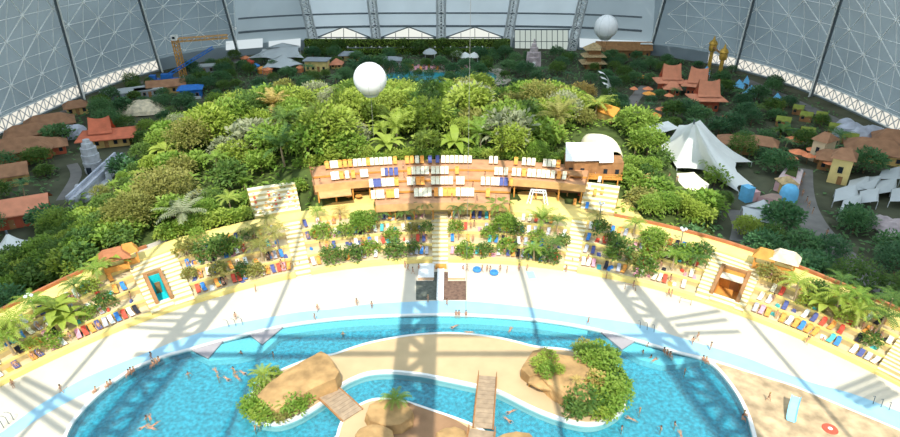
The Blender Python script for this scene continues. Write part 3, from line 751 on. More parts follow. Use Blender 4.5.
# ------------------------------------------------------------------ people
def skin_mesh(name, verts, edges, rads, root=0, sub=1):
    me = bpy.data.meshes.new(name + '_rig'); me.from_pydata(verts, edges, []); o = bpy.data.objects.new(name + '_rig', me); C.objects.link(o)
    md = o.modifiers.new('skin', 'SKIN')
    for i, r_ in enumerate(rads): me.skin_vertices[0].data[i].radius = r_ if isinstance(r_, tuple) else (r_, r_)
    for i in range(len(verts)): me.skin_vertices[0].data[i].use_root = (i == root)
    md.use_smooth_shade = True
    s = o.modifiers.new('sub', 'SUBSURF'); s.levels = sub; s.render_levels = sub
    bpy.context.view_layer.update()
    dg = bpy.context.evaluated_depsgraph_get(); out = bpy.data.meshes.new_from_object(o.evaluated_get(dg)); out.name = name
    bpy.data.objects.remove(o); return out
def person_meshes(pose):
    """joints of one figure, 1.72 m tall, facing -y"""
    J = {'pel': (0, 0, .93), 'chest': (0, .02, 1.25), 'neck': (0, .01, 1.46), 'head': (0, -.02, 1.60), 'crown': (0, 0, 1.70), 'nose': (0, -.115, 1.59)}
    for s, n in ((-1, 'l'), (1, 'r')):
        J['sh' + n] = (.18 * s, .02, 1.40); J['el' + n] = (.25 * s, .03, 1.12); J['wr' + n] = (.27 * s, -.04, .87)
        J['hip' + n] = (.095 * s, 0, .88); J['kn' + n] = (.105 * s, -.02, .49); J['an' + n] = (.11 * s, .03, .09); J['to' + n] = (.13 * s, -.14, .03)
    def mv(keys, fn):
        for k in keys: J[k] = tuple(fn(Vector(J[k])))
    if pose == 'walk':
        J['knl'] = (-.1, -.20, .50); J['anl'] = (-.1, -.24, .09); J['tol'] = (-.11, -.41, .05); J['knr'] = (.1, .10, .50); J['anr'] = (.1, .34, .16); J['tor'] = (.11, .24, .03)
        J['ell'] = (-.25, .14, 1.13); J['wrl'] = (-.26, .10, .89); J['elr'] = (.25, -.09, 1.13); J['wrr'] = (.24, -.25, .95)
    if pose == 'sit':
        for s, n in ((-1, 'l'), (1, 'r')):
            J['kn' + n] = (.14 * s, -.44, .97); J['an' + n] = (.13 * s, -.50, .56); J['to' + n] = (.14 * s, -.68, .52); J['el' + n] = (.26 * s, .02, 1.13); J['wr' + n] = (.20 * s, -.22, 1.04)
        for k in J: J[k] = (J[k][0], J[k][1], J[k][2] - .85)
    if pose == 'wade':
        for s, n in ((-1, 'l'), (1, 'r')): J['el' + n] = (.40 * s, -.06, 1.22); J['wr' + n] = (.46 * s, -.26, 1.10)
    rot = None
    if pose == 'swim':
        for s, n in ((-1, 'l'), (1, 'r')): J['el' + n] = (.30 * s, .0, 1.66); J['wr' + n] = (.20 * s, 0, 1.90)
        J['anl'] = (-.12, .10, .10); J['tol'] = (-.12, .12, -.04); J['tor'] = (.13, .02, -.06)
        rot = lambda v: Vector((v.x, -(v.z - .93), .05 - v.y * .9 + .02 * (v.z - .9)))
    if pose == 'lie':
        for s, n in ((-1, 'l'), (1, 'r')): J['to' + n] = (.15 * s, -.12, .02)
        rot = lambda v: Vector((v.x, (v.z - .93), .12 - v.y + max(0, v.z - .93) * .45))
    if rot:
        for k in J: J[k] = tuple(rot(Vector(J[k])))
    names, verts, edges, rads = [], [], [], []
    def add(k, r_, par=None):
        names.append(k); verts.append(J[k]); rads.append(r_)
        if par: edges.append((names.index(par), len(names) - 1))
    add('pel', (.15, .11)); add('chest', (.155, .11), 'pel'); add('neck', .058, 'chest'); add('head', .098, 'neck'); add('crown', .07, 'head'); add('nose', .02, 'head')
    for n in 'lr':
        add('sh' + n, .066, 'chest'); add('el' + n, .045, 'sh' + n); add('wr' + n, .03, 'el' + n)
        d = (Vector(J['wr' + n]) - Vector(J['el' + n])).normalized(); sd = d.cross(Vector((0, 0, 1)) if abs(d.z) < .8 else Vector((0, 1, 0))).normalized()
        J['pa' + n] = tuple(Vector(J['wr' + n]) + d * .07); add('pa' + n, (.035, .02), 'wr' + n)
        for q, (off, ln) in enumerate(((-.03, .075), (-.01, .09), (.01, .085), (.03, .065))):
            J[f'f{q}{n}'] = tuple(Vector(J['pa' + n]) + d * ln * .5 + sd * off); add(f'f{q}{n}', .009, 'pa' + n)
            J[f'g{q}{n}'] = tuple(Vector(J['pa' + n]) + d * ln + sd * off + Vector((0, -.012, 0))); add(f'g{q}{n}', .007, f'f{q}{n}')
        J['th' + n] = tuple(Vector(J['wr' + n]) + d * .07 + sd * -.06 + Vector((0, -.02, 0))); add('th' + n, .010, 'wr' + n)
        add('hip' + n, .095, 'pel'); add('kn' + n, .062, 'hip' + n); add('an' + n, .04, 'kn' + n); add('to' + n, (.045, .03), 'an' + n)
    body = skin_mesh('body', verts, edges, rads)
    body.materials.clear(); body.materials.append(M['skin'])
    V = lambda k: Vector(J[k])
    sv = [V('pel') + (V('chest') - V('pel')) * .22, V('pel'), V('hipl'), V('hipl').lerp(V('knl'), .32), V('hipr'), V('hipr').lerp(V('knr'), .32)]
    wear = skin_mesh('swimwear', [tuple(v) for v in sv], [(0, 1), (1, 2), (2, 3), (1, 4), (4, 5)], [(.158, .118), (.168, .125), .108, .095, .108, .095], 1)
    hv = [V('head') + (V('crown') - V('head')) * .35 + (V('head') - V('nose')) * .25, V('crown') + (V('crown') - V('head')) * .15, V('head') + (V('head') - V('nose')) * .55]
    hair = skin_mesh('hair', [tuple(v) for v in hv], [(0, 1), (0, 2)], [.104, .072, .07], 0)
    return body, wear, hair
PEOPLE = {p: person_meshes(p) for p in ('stand', 'walk', 'sit', 'wade', 'swim', 'lie')}
WEARS = {'red': 'red_fabric', 'blue': 'blue_fabric', 'black': 'black_fabric', 'white': 'white_fabric', 'teal': 'teal_fabric', 'orange': 'orange_fabric', 'pink': 'pink_fabric', 'navy': 'navy_fabric'}
def person(pose, x, y, z, rz, wear, fair=False, sc=1.0):
    b, w_, h = PEOPLE[pose]
    k = ('wear', pose, wear)
    if k not in CACHE: CACHE[k] = colored(w_, M[WEARS[wear]])
    k2 = ('hair', pose, fair)
    if k2 not in CACHE: CACHE[k2] = colored(h, M['hair_fair' if fair else 'hair_brown'])
    o = put('person', b, None, (x, y, z), rz, sc); put('swimwear', CACHE[k], o); put('hair', CACHE[k2], o)
    o['pose'] = pose; o['wear'] = wear; return o
# ------------------------------------------------------------------ loungers
def box_mesh(name, boxes, m):
    mb = MB()
    for c, s in boxes: mb.box(c, s, m)
    return mb.mesh(name, m)
def slab_mesh(name, pts, w, th, m, x0=0.0):
    """a band following (y,z) points, width w in x, thickness th"""
    mb = MB(); vs = []
    for i, (y, z) in enumerate(pts):
        for dz in (0, th): vs += [(x0 - w / 2, y, z + dz), (x0 + w / 2, y, z + dz)]
    f = []
    for i in range(len(pts) - 1):
        k = 4 * i; f += [(k, k + 1, k + 5, k + 4)[::-1], (k + 2, k + 3, k + 7, k + 6), (k, k + 4, k + 6, k + 2)[::-1], (k + 1, k + 5, k + 7, k + 3)]
    e = 4 * (len(pts) - 1); f += [(0, 1, 3, 2), (e, e + 1, e + 3, e + 2)[::-1]]
    mb.add(vs, f, m); return mb.mesh(name, m)
LP = [(-1.0, .34), (.25, .36), (.42, .44), (.95, .98)]
L_FRAME = slab_mesh('frame', [(a, b - .05) for a, b in LP], .74, .05, M['wood_brown'])
L_LEG = box_mesh('leg', [((0, 0, 0), (.06, .06, .34))], M['wood_brown'])
L_CUSH = slab_mesh('cushion', LP, .70, .09, M['cream_fabric'])
L_PIL = box_mesh('pillow', [((0, 0, 0), (.5, .12, .22))], M['cream_fabric'])
FAB = {'cream': 'cream_fabric', 'orange': 'orange_fabric', 'navy': 'navy_fabric', 'white': 'white_fabric', 'red': 'red_fabric', 'blue': 'blue_fabric', 'teal': 'teal_fabric', 'black': 'black_fabric', 'pink': 'pink_fabric', 'grey': 'grey_fabric'}
def lounger(x, y, z, rz, col, sc=1.15, name='sun_lounger'):
    o = empty(name, (x, y, z), rz, sc=sc)
    last = o
    for k, (n, me) in enumerate((('frame', L_FRAME), ('cushion', L_CUSH), ('pillow', L_PIL))):
        if k:
            kk = (n, col)
            if kk not in CACHE: CACHE[kk] = colored(me, M[FAB[col]])
            me = CACHE[kk]
        last = put(n, me, last if n == 'pillow' else o, (0, .80, .93) if n == 'pillow' else None)
    for sx, sy in ((-1, -.85), (1, -.85), (-1, .35), (1, .35)): put('leg', L_LEG, o, (.31 * sx, sy, 0))
    o['col'] = col; return o
# ------------------------------------------------------------------ wooden deck (one thing; tiers, fascias, posts are its parts)
DTH = (R(-17), R(-9.8), R(7.8), R(17))
DR = [87.0, 92.2, 96.6, 101.2, 107.2]; DZ = [8.0, 8.5, 9.0, 9.5]
deck = struct(empty('sun_deck', pol(0, 97, 0)), 'long tiered brown wooden sun deck between the jungle and the terraces')
off = Vector((-deck.location.x, -deck.location.y, 0))
def dpart(name, mb, parent=None):
    o = mb.build(name, None, parent or deck, off if parent is None else None); return o
for k, (a, b) in enumerate(((DTH[1], DTH[2]), (DTH[1], DTH[2]), (DTH[0], DTH[3]), (DTH[0], DTH[3]))):
    mb = MB(); tsect(mb, DR[k], DR[k + 1], DZ[k] - .45, DZ[k], a, b, M['wood_deck'], M['wood_orange']); dpart('deck_tier', mb)
mb = MB(); tsect(mb, DR[0] - .12, DR[0], DZ[0] - 1.5, DZ[0] + .1, DTH[1], DTH[2], M['wood_deck'], mat('wood_fascia', (.62, .36, .15), .75, .15, .6)); dpart('fascia', mb)
for a, b in ((DTH[0], DTH[1]), (DTH[2], DTH[3])):
    mb = MB(); tsect(mb, DR[2] - .12, DR[2], DZ[2] - 1.1, DZ[2] + .5, a, b, MATS['wood_fascia'], MATS['wood_fascia']); dpart('fascia', mb)
for th in [lerp(DTH[1], DTH[2], i / 7) for i in range(8)]:
    p = pol(th, DR[0] + .5); mb = MB(); z0 = terrace_z(th, DR[0] + .5); mb.box((p.x, p.y, z0), (.28, .28, DZ[0] - .5 - z0), M['wood_orange']); dpart('post', mb)
for a, b in ((DTH[0], DTH[1]), (DTH[2], DTH[3])):
    for i in range(4):
        p = pol(lerp(a + R(.4), b - R(.4), i / 3), DR[2] + .4); mb = MB(); mb.box((p.x, p.y, WZ), (.3, .3, DZ[2] - .5 - WZ), M['wood_orange']); dpart('post', mb)
mb = MB(); tsect(mb, 101.2, 101.6, 4.5, 9.0, DTH[0], DTH[3], M['wood_brown']); dpart('back_panel', mb)
mb = MB(); tsect(mb, 92.0, 92.4, 4.5, 8.0, DTH[1], DTH[2], M['wood_brown']); dpart('back_panel', mb)
for th in (DTH[0], DTH[3]):
    mb = MB(); n = 9
    for i in range(n + 1):
        p = pol(th, lerp(DR[2], DR[4], i / n)); mb.box((p.x, p.y, 9.0), (.1, .1, 1.5), M['wood_brown'])
    a, b = pol(th, DR[2], 10.2), pol(th, DR[4], 10.2); mb.tube([a, b], .07, M['wood_brown'], 4); dpart('railing', mb)
# pitched lean-to in front of the western wing
mb = MB(); tsect(mb, 93.4, DR[2], 7.7, 7.9, R(-16.6), R(-12.6), MATS['wood_fascia']); dpart('awning', mb)
# white metal arch below the eastern wing
ar = empty('white_trestle', pol(R(11.3), 94.4, WZ), -R(11.3), 'white painted steel trestle under the eastern wing of the deck', 'trestle')
for s in (-1, 1):
    mb = MB(); mb.tube([(1.5 * s, 0, 0), (1.0 * s, 0, 3.3)], .14, M['white_steel'], 5); mb.tube([(2.2 * s, 0, 0), (1.5 * s, 0, 3.3)], .14, M['white_steel'], 5)
    for i in range(4): mb.tube([((1.5 - .125 * i) * s, 0, .8 * i), ((2.2 - .17 * (i + 1)) * s, 0, .8 * (i + 1))], .08, M['white_steel'], 4)
    mb.build('leg', None, ar)
mb = MB(); mb.tube([(-1.5, 0, 3.3), (1.5, 0, 3.3)], .15, M['white_steel'], 5); mb.tube([(-1.1, 0, 2.7), (1.1, 0, 2.7)], .12, M['white_steel'], 5)
for i in range(6): mb.tube([(-1.1 + .37 * i, 0, 2.7), (-.92 + .37 * i, 0, 3.3)], .07, M['white_steel'], 4)
mb.build('crossbeam', None, ar)
# loungers on the deck, by image rows: (tier, from px, to px, py of seat, colours)
DROWS = [
 (3, 'topmost', [(327, 'o'), (332, 'c'), (336, 'c'), (340, 'o'), (345, 'o'), (350, 'o'), (355, 'c'), (359.5, 'c'), (364, 'c'), (368, 'o'), (372, 'c'), (376.5, 'c'), (381, 'c'), (385.5, 'c'), (390, 'c'), (395, 'o'), (407, 'o'), (412, 'o'), (417, 'c'), (422, 'o'), (430, 'n'), (437.5, 'n'), (443, 'c'), (447.5, 'c'), (452, 'c'), (456.5, 'c'), (461, 'c'), (465.5, 'c'), (470, 'c'), (491, 'c'), (496, 'c'), (516, 'o'), (524, 'c'), (529, 'c'), (533.5, 'c'), (545, 'c'), (549.5, 'c'), (554, 'c'), (558.5, 'o')], None),
 (2, 'second', [(333, 'w'), (337, 'c'), (341.5, 'o'), (347, 'c'), (353, 'o'), (362, 'c'), (366, 'c'), (383, 'c'), (386, 'n'), (391, 'n'), (396, 'n'), (409, 'o'), (413.5, 'c'), (418, 'c'), (422.5, 'c'), (427, 'c'), (433, 'c'), (437.5, 'c'), (442, 'c'), (446.5, 'c'), (457, 'o'), (496.5, 'c'), (501, 'c'), (506, 'c'), (514, 'c'), (519, 'c'), (524, 'o'), (529.5, 'c'), (534, 'c'), (539, 'c'), (543.5, 'c'), (548, 'c'), (553, 'c'), (559, 'o'), (564.5, 'c')], None),
 (1, 'third', [(371, 'c'), (375, 'n'), (379, 'n'), (383.5, 'c'), (388, 'c'), (392, 'c'), (396.5, 'o'), (409, 'c'), (413, 'c'), (418, 'o'), (422.5, 'o'), (433, 'c'), (437.5, 'c'), (442, 'c'), (446.5, 'c'), (451, 'c'), (458, 'c'), (462.5, 'c'), (483, 'c'), (488, 'c'), (493, 'c'), (497.5, 'c'), (501.5, 'n'), (506, 'n'), (511, 'o')], None),
 (0, 'lowest', [(373, 'c'), (378, 'c'), (382, 'c'), (388, 'o'), (392, 'o'), (396.5, 'w'), (416, 'c'), (420.5, 'c'), (425, 'c'), (429.5, 'c'), (436, 'o'), (440.5, 'c'), (445, 'o'), (449.5, 'o'), (453.5, 'o'), (458, 'c'), (463, 'c'), (467.5, 'c'), (472, 'c'), (488, 'o')], None),
]
CC = {'c': 'cream', 'o': 'orange', 'n': 'navy', 'w': 'white'}
for tier, nm, L, _ in DROWS:
    rr = (DR[tier] + DR[tier + 1]) / 2 + .9; z = DZ[tier]
    for k, (px, c) in enumerate(L):
        th = math.atan2(0, 1)
        for _i in range(6):   # find the angle whose point shows at this column
            x = to_px(pol(th, rr, z))[0]; th += (px - x) * .0013
        p = pol(th, rr, z); o = lounger(p.x, p.y, z, -th, CC[c], 1.2)
        tag(o, f'{CC[c]} sun lounger, {ordn(k)} from the western end of the {nm} row on the wooden deck', 'sun lounger', f'sun loungers in the {nm} row on the deck')
# ------------------------------------------------------------------ jungle
rj = random.Random(21); JT = []
CLEAR = []   # (x, y, radius) kept free of tall trees
def clear_px(px, py, z, r): p = at(px, py, z); CLEAR.append((p.x, p.y, r))
for q in ((593, 106, 7, 4), (610, 110, 7, 5), (572, 98, 7, 3), (594, 82, 5, 4), (603, 145, 7, 7), (595, 165, 6, 8), (610, 185, 5, 6), (585, 190, 5, 5), (275, 198, 6, 6.5), (290, 195, 6, 6), (262, 205, 5, 4), (150, 240, 5, 4), (165, 236, 5, 3), (300, 150, 8, 2.5), (640, 180, 3, 5), (665, 185, 3, 7), (630, 205, 4, 5), (690, 150, 3, 9), (690, 175, 3, 7), (725, 165, 3, 7), (600, 198, 5, 6), (590, 172, 8, 7), (608, 160, 8, 6), (632, 205, 5, 4), (603, 118, 6, 6), (612, 122, 6, 5), (596, 112, 7, 4), (575, 104, 7, 3)): clear_px(*q)
def free(x, y, pad=0): return all((x - a) ** 2 + (y - b) ** 2 > (r + pad) ** 2 for a, b, r in CLEAR)
pts = []
def try_add(x, y, d):
    if all((x - a) ** 2 + (y - b) ** 2 > (min(d, e)) ** 2 for a, b, e in pts): pts.append((x, y, d)); return True
    return False
def jungle_ok(x, y):
    if poly_sd(x, y, JP) < 1.0 or not free(x, y, 1.0): return False
    th, r = to_pol((x, y))
    if r < RB(th) + 3.6: return False
    if DTH[0] - R(1.5) < th < DTH[3] + R(1.5) and r < 109.0: return False
    return True
# named large plants first (pixel of crown centre, z of crown, kind, tone, scale)
SPECIAL = [
 ('feather_palm', 'silvery green', 182, 215, 8.5, 1.25, 'pale silvery feather palm at the front of the jungle west of the bleachers'),
 ('broadleaf_tree', 'olive', 166, 200, 7, .95, 'huge olive domed tree at the western corner of the jungle'),
 ('broadleaf_tree', 'olive', 132, 219, 7, .75, 'wide olive tree on the western edge below the huge domed tree'),
 ('feather_palm', 'golden', 274, 112, 11, 1.5, 'tall golden-tipped feather palm in the middle of the western jungle'),
 ('broadleaf_tree', 'bright yellow-green', 328, 140, 12, 1.6, 'broad round yellow-green tree above the western end of the deck'),
 ('feather_palm', 'deep green', 281, 152, 12, 1.6, 'dark feather palm in the shade above the western stand'),
 ('large_leaved_tree', 'silvery green', 508, 138, 12, 1.35, 'pale layered large-leaved tree behind the eastern deck'),
 ('large_leaved_tree', 'silvery green', 252, 132, 12, 1.3, 'pale layered large-leaved tree in the western jungle'),
 ('broadleaf_tree', 'bright yellow-green', 210, 130, 10, 1.5, 'round yellow-green tree on the north-western jungle edge'),
 ('broadleaf_tree', 'fresh green', 634, 140, 7, 1.15, 'full green tree between the vaulted roof and the white tents'),
 ('broadleaf_tree', 'fresh green', 646, 155, 6, .95, 'green tree leaning towards the big white tent'),
 ('broadleaf_tree', 'golden', 583, 80, 9, 1.1, 'straw coloured tree beside the white curved shells'),
 ('fine_leaved_tree', 'deep green', 424, 108, 13, 1.2, 'tall dark tree in the shadow of the central truss'),
 ('fine_leaved_tree', 'deep green', 426, 92, 11, 1.0, 'dark slender tree before the lagoon in the central shadow'),
 ('broadleaf_tree', 'bright yellow-green', 480, 80, 10, 1.0, 'yellow-green tree standing up in front of the lagoon'),
 ('large_leaved_tree', 'bright yellow-green', 470, 112, 12, 1.5, 'big yellow-green large-leaved tree right of the central shadow'),
 ('banana_plant', 'bright yellow-green', 455, 145, 11, 1.8, 'big banana plant behind the middle of the deck'),
]
marks = [('white globe balloon', *at(370, 95, 10).xy), ('western deck end', -33, 132), ('deck middle', -2, 132), ('eastern deck end', 25, 131), ('lagoon', *at(440, 80, 8).xy), ('orange roofs', *at(590, 105, 8).xy), ('grey canopies', *at(275, 75, 8).xy), ('huge domed olive tree', *at(150, 195, 9).xy), ('golden-tipped feather palm', *at(274, 112, 11).xy), ('pale layered eastern tree', *at(508, 138, 12).xy), ('western stand', *at(275, 190, 8).xy), ('blue fairground hut', *at(215, 105, 8).xy), ('central truss shadow', -6, 175)]
def grounded(kind, tone, x, y, sc, i=0, sz=1.0): return plant(kind, tone, x, y, ground_z(x, y) - .15, sc, i, sz)
for k, (kind, tone, px, py, z, sc, lb) in enumerate(SPECIAL):
    p = at(px, py, z); o = grounded(kind, tone, p.x, p.y, sc, k)
    tag(o, lb, 'palm' if 'palm' in kind else 'tree', None); pts.append((p.x, p.y, 5.2 if 'huge' in lb else 3.6 * sc))
    if 'huge' in lb:
        for ch in o.children:
            if 'crown' in ch.name: ch.data = colored(HUGE, LEAF['olive'])
KW = [('broadleaf_tree', 30), ('large_leaved_tree', 24), ('fine_leaved_tree', 16), ('palm_tree', 8), ('feather_palm', 9), ('banana_plant', 13)]
TW = [('bright yellow-green', 34), ('fresh green', 34), ('olive', 11), ('deep green', 15), ('silvery green', 6)]
def pick(W, r_):
    t = r_.uniform(0, sum(w for _, w in W))
    for k, w in W:
        t -= w
        if t <= 0: return k
    return W[-1][0]
n_try = 0
while len(JT) < 262 and n_try < 16000:
    n_try += 1
    x, y = rj.uniform(-78, 54), rj.uniform(96, 209)
    if not jungle_ok(x, y): continue
    kind = pick(KW, rj); sc = rj.uniform(.75, 1.3) * (1.3 if kind in ('banana_plant', 'palm_tree', 'feather_palm') else 1)
    th, r = to_pol((x, y))
    edge = poly_sd(x, y, JP) < 6 or r < 110 or not free(x, y, 3.5)
    if edge: sc *= .62
    if y > 170: sc *= .85
    if y > 186: sc *= .8
    if x < -60 and y < 136: sc *= .6
    if not try_add(x, y, (5.2 if sc > .7 else 3.4) * (1 if n_try < 6000 else .85)): continue
    tone = pick(TW, rj)
    JT.append(grounded(kind, tone, x, y, sc, rj.randrange(6), rj.uniform(.9, 1.15)))
rank_labels(JT, marks, 'in jungle', 'trees of the jungle hill', lambda o: 'palm' if 'palm' in o.name else 'plant' if 'banana' in o.name else 'tree', lambda o: ('small ' if o.scale[0] < .72 else 'tall ' if o.scale[0] > 1.2 else '') + o['tone'] + ' ' + PRETTY[o.name.split('.')[0]])
# undergrowth: low leaves between the trunks, uncountable
mb = MB(); mb.mi(None); ru = random.Random(5); random.seed(5)
for _ in range(9000):
    x, y = ru.uniform(-78, 54), ru.uniform(96, 209)
    th, r = to_pol((x, y))
    if poly_sd(x, y, JP) < -1 or not free(x, y, -1.2) or r < RB(th) + .6 or (DTH[0] < th < DTH[3] and r < 107.6) or (abs(th) < R(24) and r < RB(th) + 2): continue
    leaf_card(mb, Vector((x, y, ground_z(x, y) + ru.uniform(0, 1.2))), Vector((ru.gauss(0, 1), ru.gauss(0, 1), .5)), ru.uniform(.9, 1.7), ru.uniform(.5, .9))
tag(mb.build('undergrowth_foliage', LEAF['fresh green']), 'low leafy undergrowth covering the jungle hill between the trunks', 'undergrowth', None, 'stuff')
# hedge strip just behind the deck and along the walkway
HS = []
for i in range(46):
    th = lerp(DTH[0] - R(1), DTH[3], i / 45); p = pol(th, 108.4 + rj.uniform(-.2, 1.2))
    HS.append(grounded('shrub', pick([('bright yellow-green', 5), ('fresh green', 4)], rj), p.x, p.y, rj.uniform(.9, 1.3), i))
for i in range(44):
    th = lerp(R(-35), DTH[0] - R(1.5), i / 43); p = pol(th, (RB(th) + 1.5) if th < R(-25.5) else 103 + rj.uniform(-.5, .5))
    HS.append(grounded('shrub', pick([('bright yellow-green', 3), ('fresh green', 5)], rj), p.x, p.y, rj.uniform(.9, 1.5), i))
for k, o in enumerate(HS):
    o['group'] = 'clipped shrubs behind the deck'; o['category'] = 'shrub'
    o['label'] = f"{o['tone']} shrub, {ordn(k)} from the west in the hedge line behind the wooden deck" if k < 46 else f"{o['tone']} shrub, {ordn(k - 46)} from the west in the hedge above the western walkway"
# ------------------------------------------------------------------ terrace planting (pixel of foot, kind, tone, scale)
TP = []
def tplant(kind, tone, px, py, sc, sz=1.0):
    z = 2.0
    for _ in range(8):
        p = at(px, py, z); th, r = to_pol(p); z = lerp(z, terrace_z(th, r), .6)
    p = at(px, py, z); th, r = to_pol(p); p.z = terrace_z(th, r)
    o = plant(kind, tone, p.x, p.y, p.z, sc, len(TP), sz); TP.append(o); return o
rt = random.Random(9)
for px, py, k, t, s in [
 # centre west section
 (322, 238, 'shrub', 'fresh green', 1.8), (333, 262, 'shrub', 'deep green', 1.9), (345, 240, 'shrub', 'fresh green', 1.6), (354, 259, 'shrub', 'deep green', 1.7), (364, 232, 'broadleaf_tree', 'fresh green', .62), (370, 250, 'shrub', 'fresh green', 1.6), (380, 226, 'palm_tree', 'deep green', 1.0), (396, 257, 'shrub', 'deep green', 2.0), (392, 240, 'shrub', 'fresh green', 1.5), (405, 222, 'palm_tree', 'deep green', 1.0), (414, 251, 'shrub', 'deep green', 1.2), (425, 221, 'palm_tree', 'deep green', .95), (426, 235, 'shrub', 'deep green', 1.2), (318, 222, 'palm_tree', 'fresh green', .8), (341, 220, 'palm_tree', 'golden', .75), (357, 222, 'shrub', 'fresh green', 1.3), (412, 236, 'shrub', 'olive', 1.2),
 # centre east section
 (458, 222, 'palm_tree', 'deep green', 1.0), (477, 223, 'palm_tree', 'deep green', 1.0), (456, 232, 'shrub', 'fresh green', 1.4), (465, 256, 'shrub', 'fresh green', 1.7), (485, 255, 'shrub', 'deep green', 1.5), (498, 220, 'palm_tree', 'fresh green', 1.1), (507, 252, 'shrub', 'fresh green', 1.7), (505, 232, 'broadleaf_tree', 'fresh green', .55), (517, 238, 'shrub', 'deep green', 1.5), (490, 234, 'shrub', 'fresh green', 1.6), (541, 232, 'feather_palm', 'fresh green', .95), (557, 230, 'palm_tree', 'deep green', .9), (537, 242, 'shrub', 'fresh green', 1.5), (533, 262, 'palm_tree', 'fresh green', .95), (551, 255, 'palm_tree', 'deep green', 1.05), (548, 262, 'shrub', 'deep green', 1.8), (530, 258, 'shrub', 'deep green', 1.3), (562, 244, 'shrub', 'deep green', 1.3),
 # west section
 (187, 255, 'shrub', 'olive', 1.9), (198, 243, 'shrub', 'fresh green', 1.4), (208, 259, 'shrub', 'deep green', 2.2), (222, 254, 'shrub', 'deep green', 2.3), (232, 251, 'shrub', 'fresh green', 1.7), (220, 275, 'shrub', 'olive', 1.5), (242, 270, 'shrub', 'deep green', 1.4), (249, 240, 'shrub', 'deep green', 1.4), (256, 243, 'palm_tree', 'olive', 1.05), (262, 262, 'palm_tree', 'olive', 1.1), (277, 248, 'palm_tree', 'olive', 1.1), (256, 276, 'shrub', 'olive', 1.5), (190, 278, 'shrub', 'olive', 1.2), (268, 230, 'palm_tree', 'olive', .8),
 # far west
 (112, 275, 'banana_plant', 'bright yellow-green', 1.2), (102, 290, 'palm_tree', 'fresh green', 1.1), (105, 306, 'shrub', 'deep green', 1.5), (80, 303, 'palm_tree', 'deep green', .9), (58, 318, 'banana_plant', 'bright yellow-green', 1.3), (66, 328, 'banana_plant', 'bright yellow-green', 1.2), (38, 320, 'palm_tree', 'fresh green', 1.0), (52, 342, 'shrub', 'fresh green', 1.4), (20, 342, 'palm_tree', 'bright yellow-green', 1.2), (12, 356, 'palm_tree', 'fresh green', 1.1), (88, 318, 'shrub', 'fresh green', 1.2), (33, 350, 'shrub', 'bright yellow-green', 1.0), (5, 336, 'shrub', 'olive', 1.3), (93, 296, 'shrub', 'bright yellow-green', 1.4),
 # east
 (600, 233, 'shrub', 'deep green', 1.6), (613, 243, 'shrub', 'deep green', 1.4), (620, 258, 'shrub', 'deep green', 2.3), (634, 236, 'palm_tree', 'fresh green', .9), (610, 258, 'shrub', 'fresh green', 1.2), (652, 250, 'broadleaf_tree', 'fresh green', .62), (644, 272, 'shrub', 'deep green', 1.9), (650, 262, 'shrub', 'fresh green', 1.8), (672, 270, 'palm_tree', 'fresh green', 1.0), (687, 262, 'shrub', 'fresh green', 2.1), (694, 272, 'palm_tree', 'deep green', 1.0), (678, 254, 'shrub', 'deep green', 1.6), (700, 260, 'shrub', 'deep green', 1.6), (632, 268, 'shrub', 'olive', 1.2), (596, 226, 'palm_tree', 'olive', .8),
 # far east
 (765, 282, 'shrub', 'olive', 1.5), (780, 284, 'shrub', 'golden', 1.3), (791, 306, 'palm_tree', 'bright yellow-green', 1.2), (815, 296, 'shrub', 'deep green', 1.6), (823, 312, 'banana_plant', 'bright yellow-green', 1.2), (836, 298, 'palm_tree', 'deep green', .9), (833, 316, 'palm_tree', 'bright yellow-green', 1.2), (850, 318, 'palm_tree', 'fresh green', 1.1), (852, 332, 'palm_tree', 'bright yellow-green', 1.1), (858, 306, 'shrub', 'deep green', 1.5), (878, 335, 'palm_tree', 'deep green', 1.15), (884, 320, 'palm_tree', 'deep green', 1.0), (805, 310, 'shrub', 'bright yellow-green', 1.3), (870, 345, 'shrub', 'deep green', 1.3), (842, 326, 'shrub', 'bright yellow-green', 1.4)]:
    tplant(k, t, px, py, s * (.78 if k == 'shrub' else .95))
tmarks = [('central stairs', *pol(0, 86).xy), ('western stairs', *pol(STAIRS[0][0], 86).xy), ('eastern stairs', *pol(STAIRS[2][1], 86).xy), ('turquoise doorway', *pol(BLEACH[0][0], 84).xy), ('brown timber doorway', *pol(BLEACH[1][1], 84).xy), ('western thatched kiosk', *at(120, 268, 4).xy), ('eastern thatched kiosk', *at(780, 272, 4).xy)]
rank_labels(TP, tmarks, 'on the terraces', 'terrace planting', lambda o: 'palm' if 'palm' in o.name else 'plant' if 'banana' in o.name else 'tree' if 'tree' in o.name else 'shrub', lambda o: o['tone'] + ' ' + PRETTY[o.name.split('.')[0]])
# ------------------------------------------------------------------ village trees
VT = []; VCLEAR = []
# ------------------------------------------------------------------ loungers and people on the terraces
rl = random.Random(33); TL = []; occ = [(o.location.x, o.location.y, .75 * o.scale[0]) for o in TP]
def occupied(p, d): return any((p.x - a) ** 2 + (p.y - b) ** 2 < (d + e * .45) ** 2 for a, b, e in occ)
SECT = [('far western', R(-60), BLEACH[0][0] - R(1.0)), ('western', BLEACH[0][1] + R(.8), STAIRS[0][0] - R(.6)), ('centre-west', STAIRS[0][1] + R(.6), STAIRS[1][0] - R(.6)), ('centre-east', STAIRS[1][1] + R(.6), STAIRS[2][0] - R(.6)), ('eastern', STAIRS[2][1] + R(.6), BLEACH[1][0] - R(.8)), ('far eastern', BLEACH[1][1] + R(1.0), R(53))]
TCOL = [('cream', 14), ('white', 16), ('orange', 13), ('red', 12), ('blue', 11), ('navy', 9), ('grey', 9), ('black', 7), ('teal', 4), ('pink', 5)]
TN = ['lowest', 'second', 'third', 'top']
SUNB = []
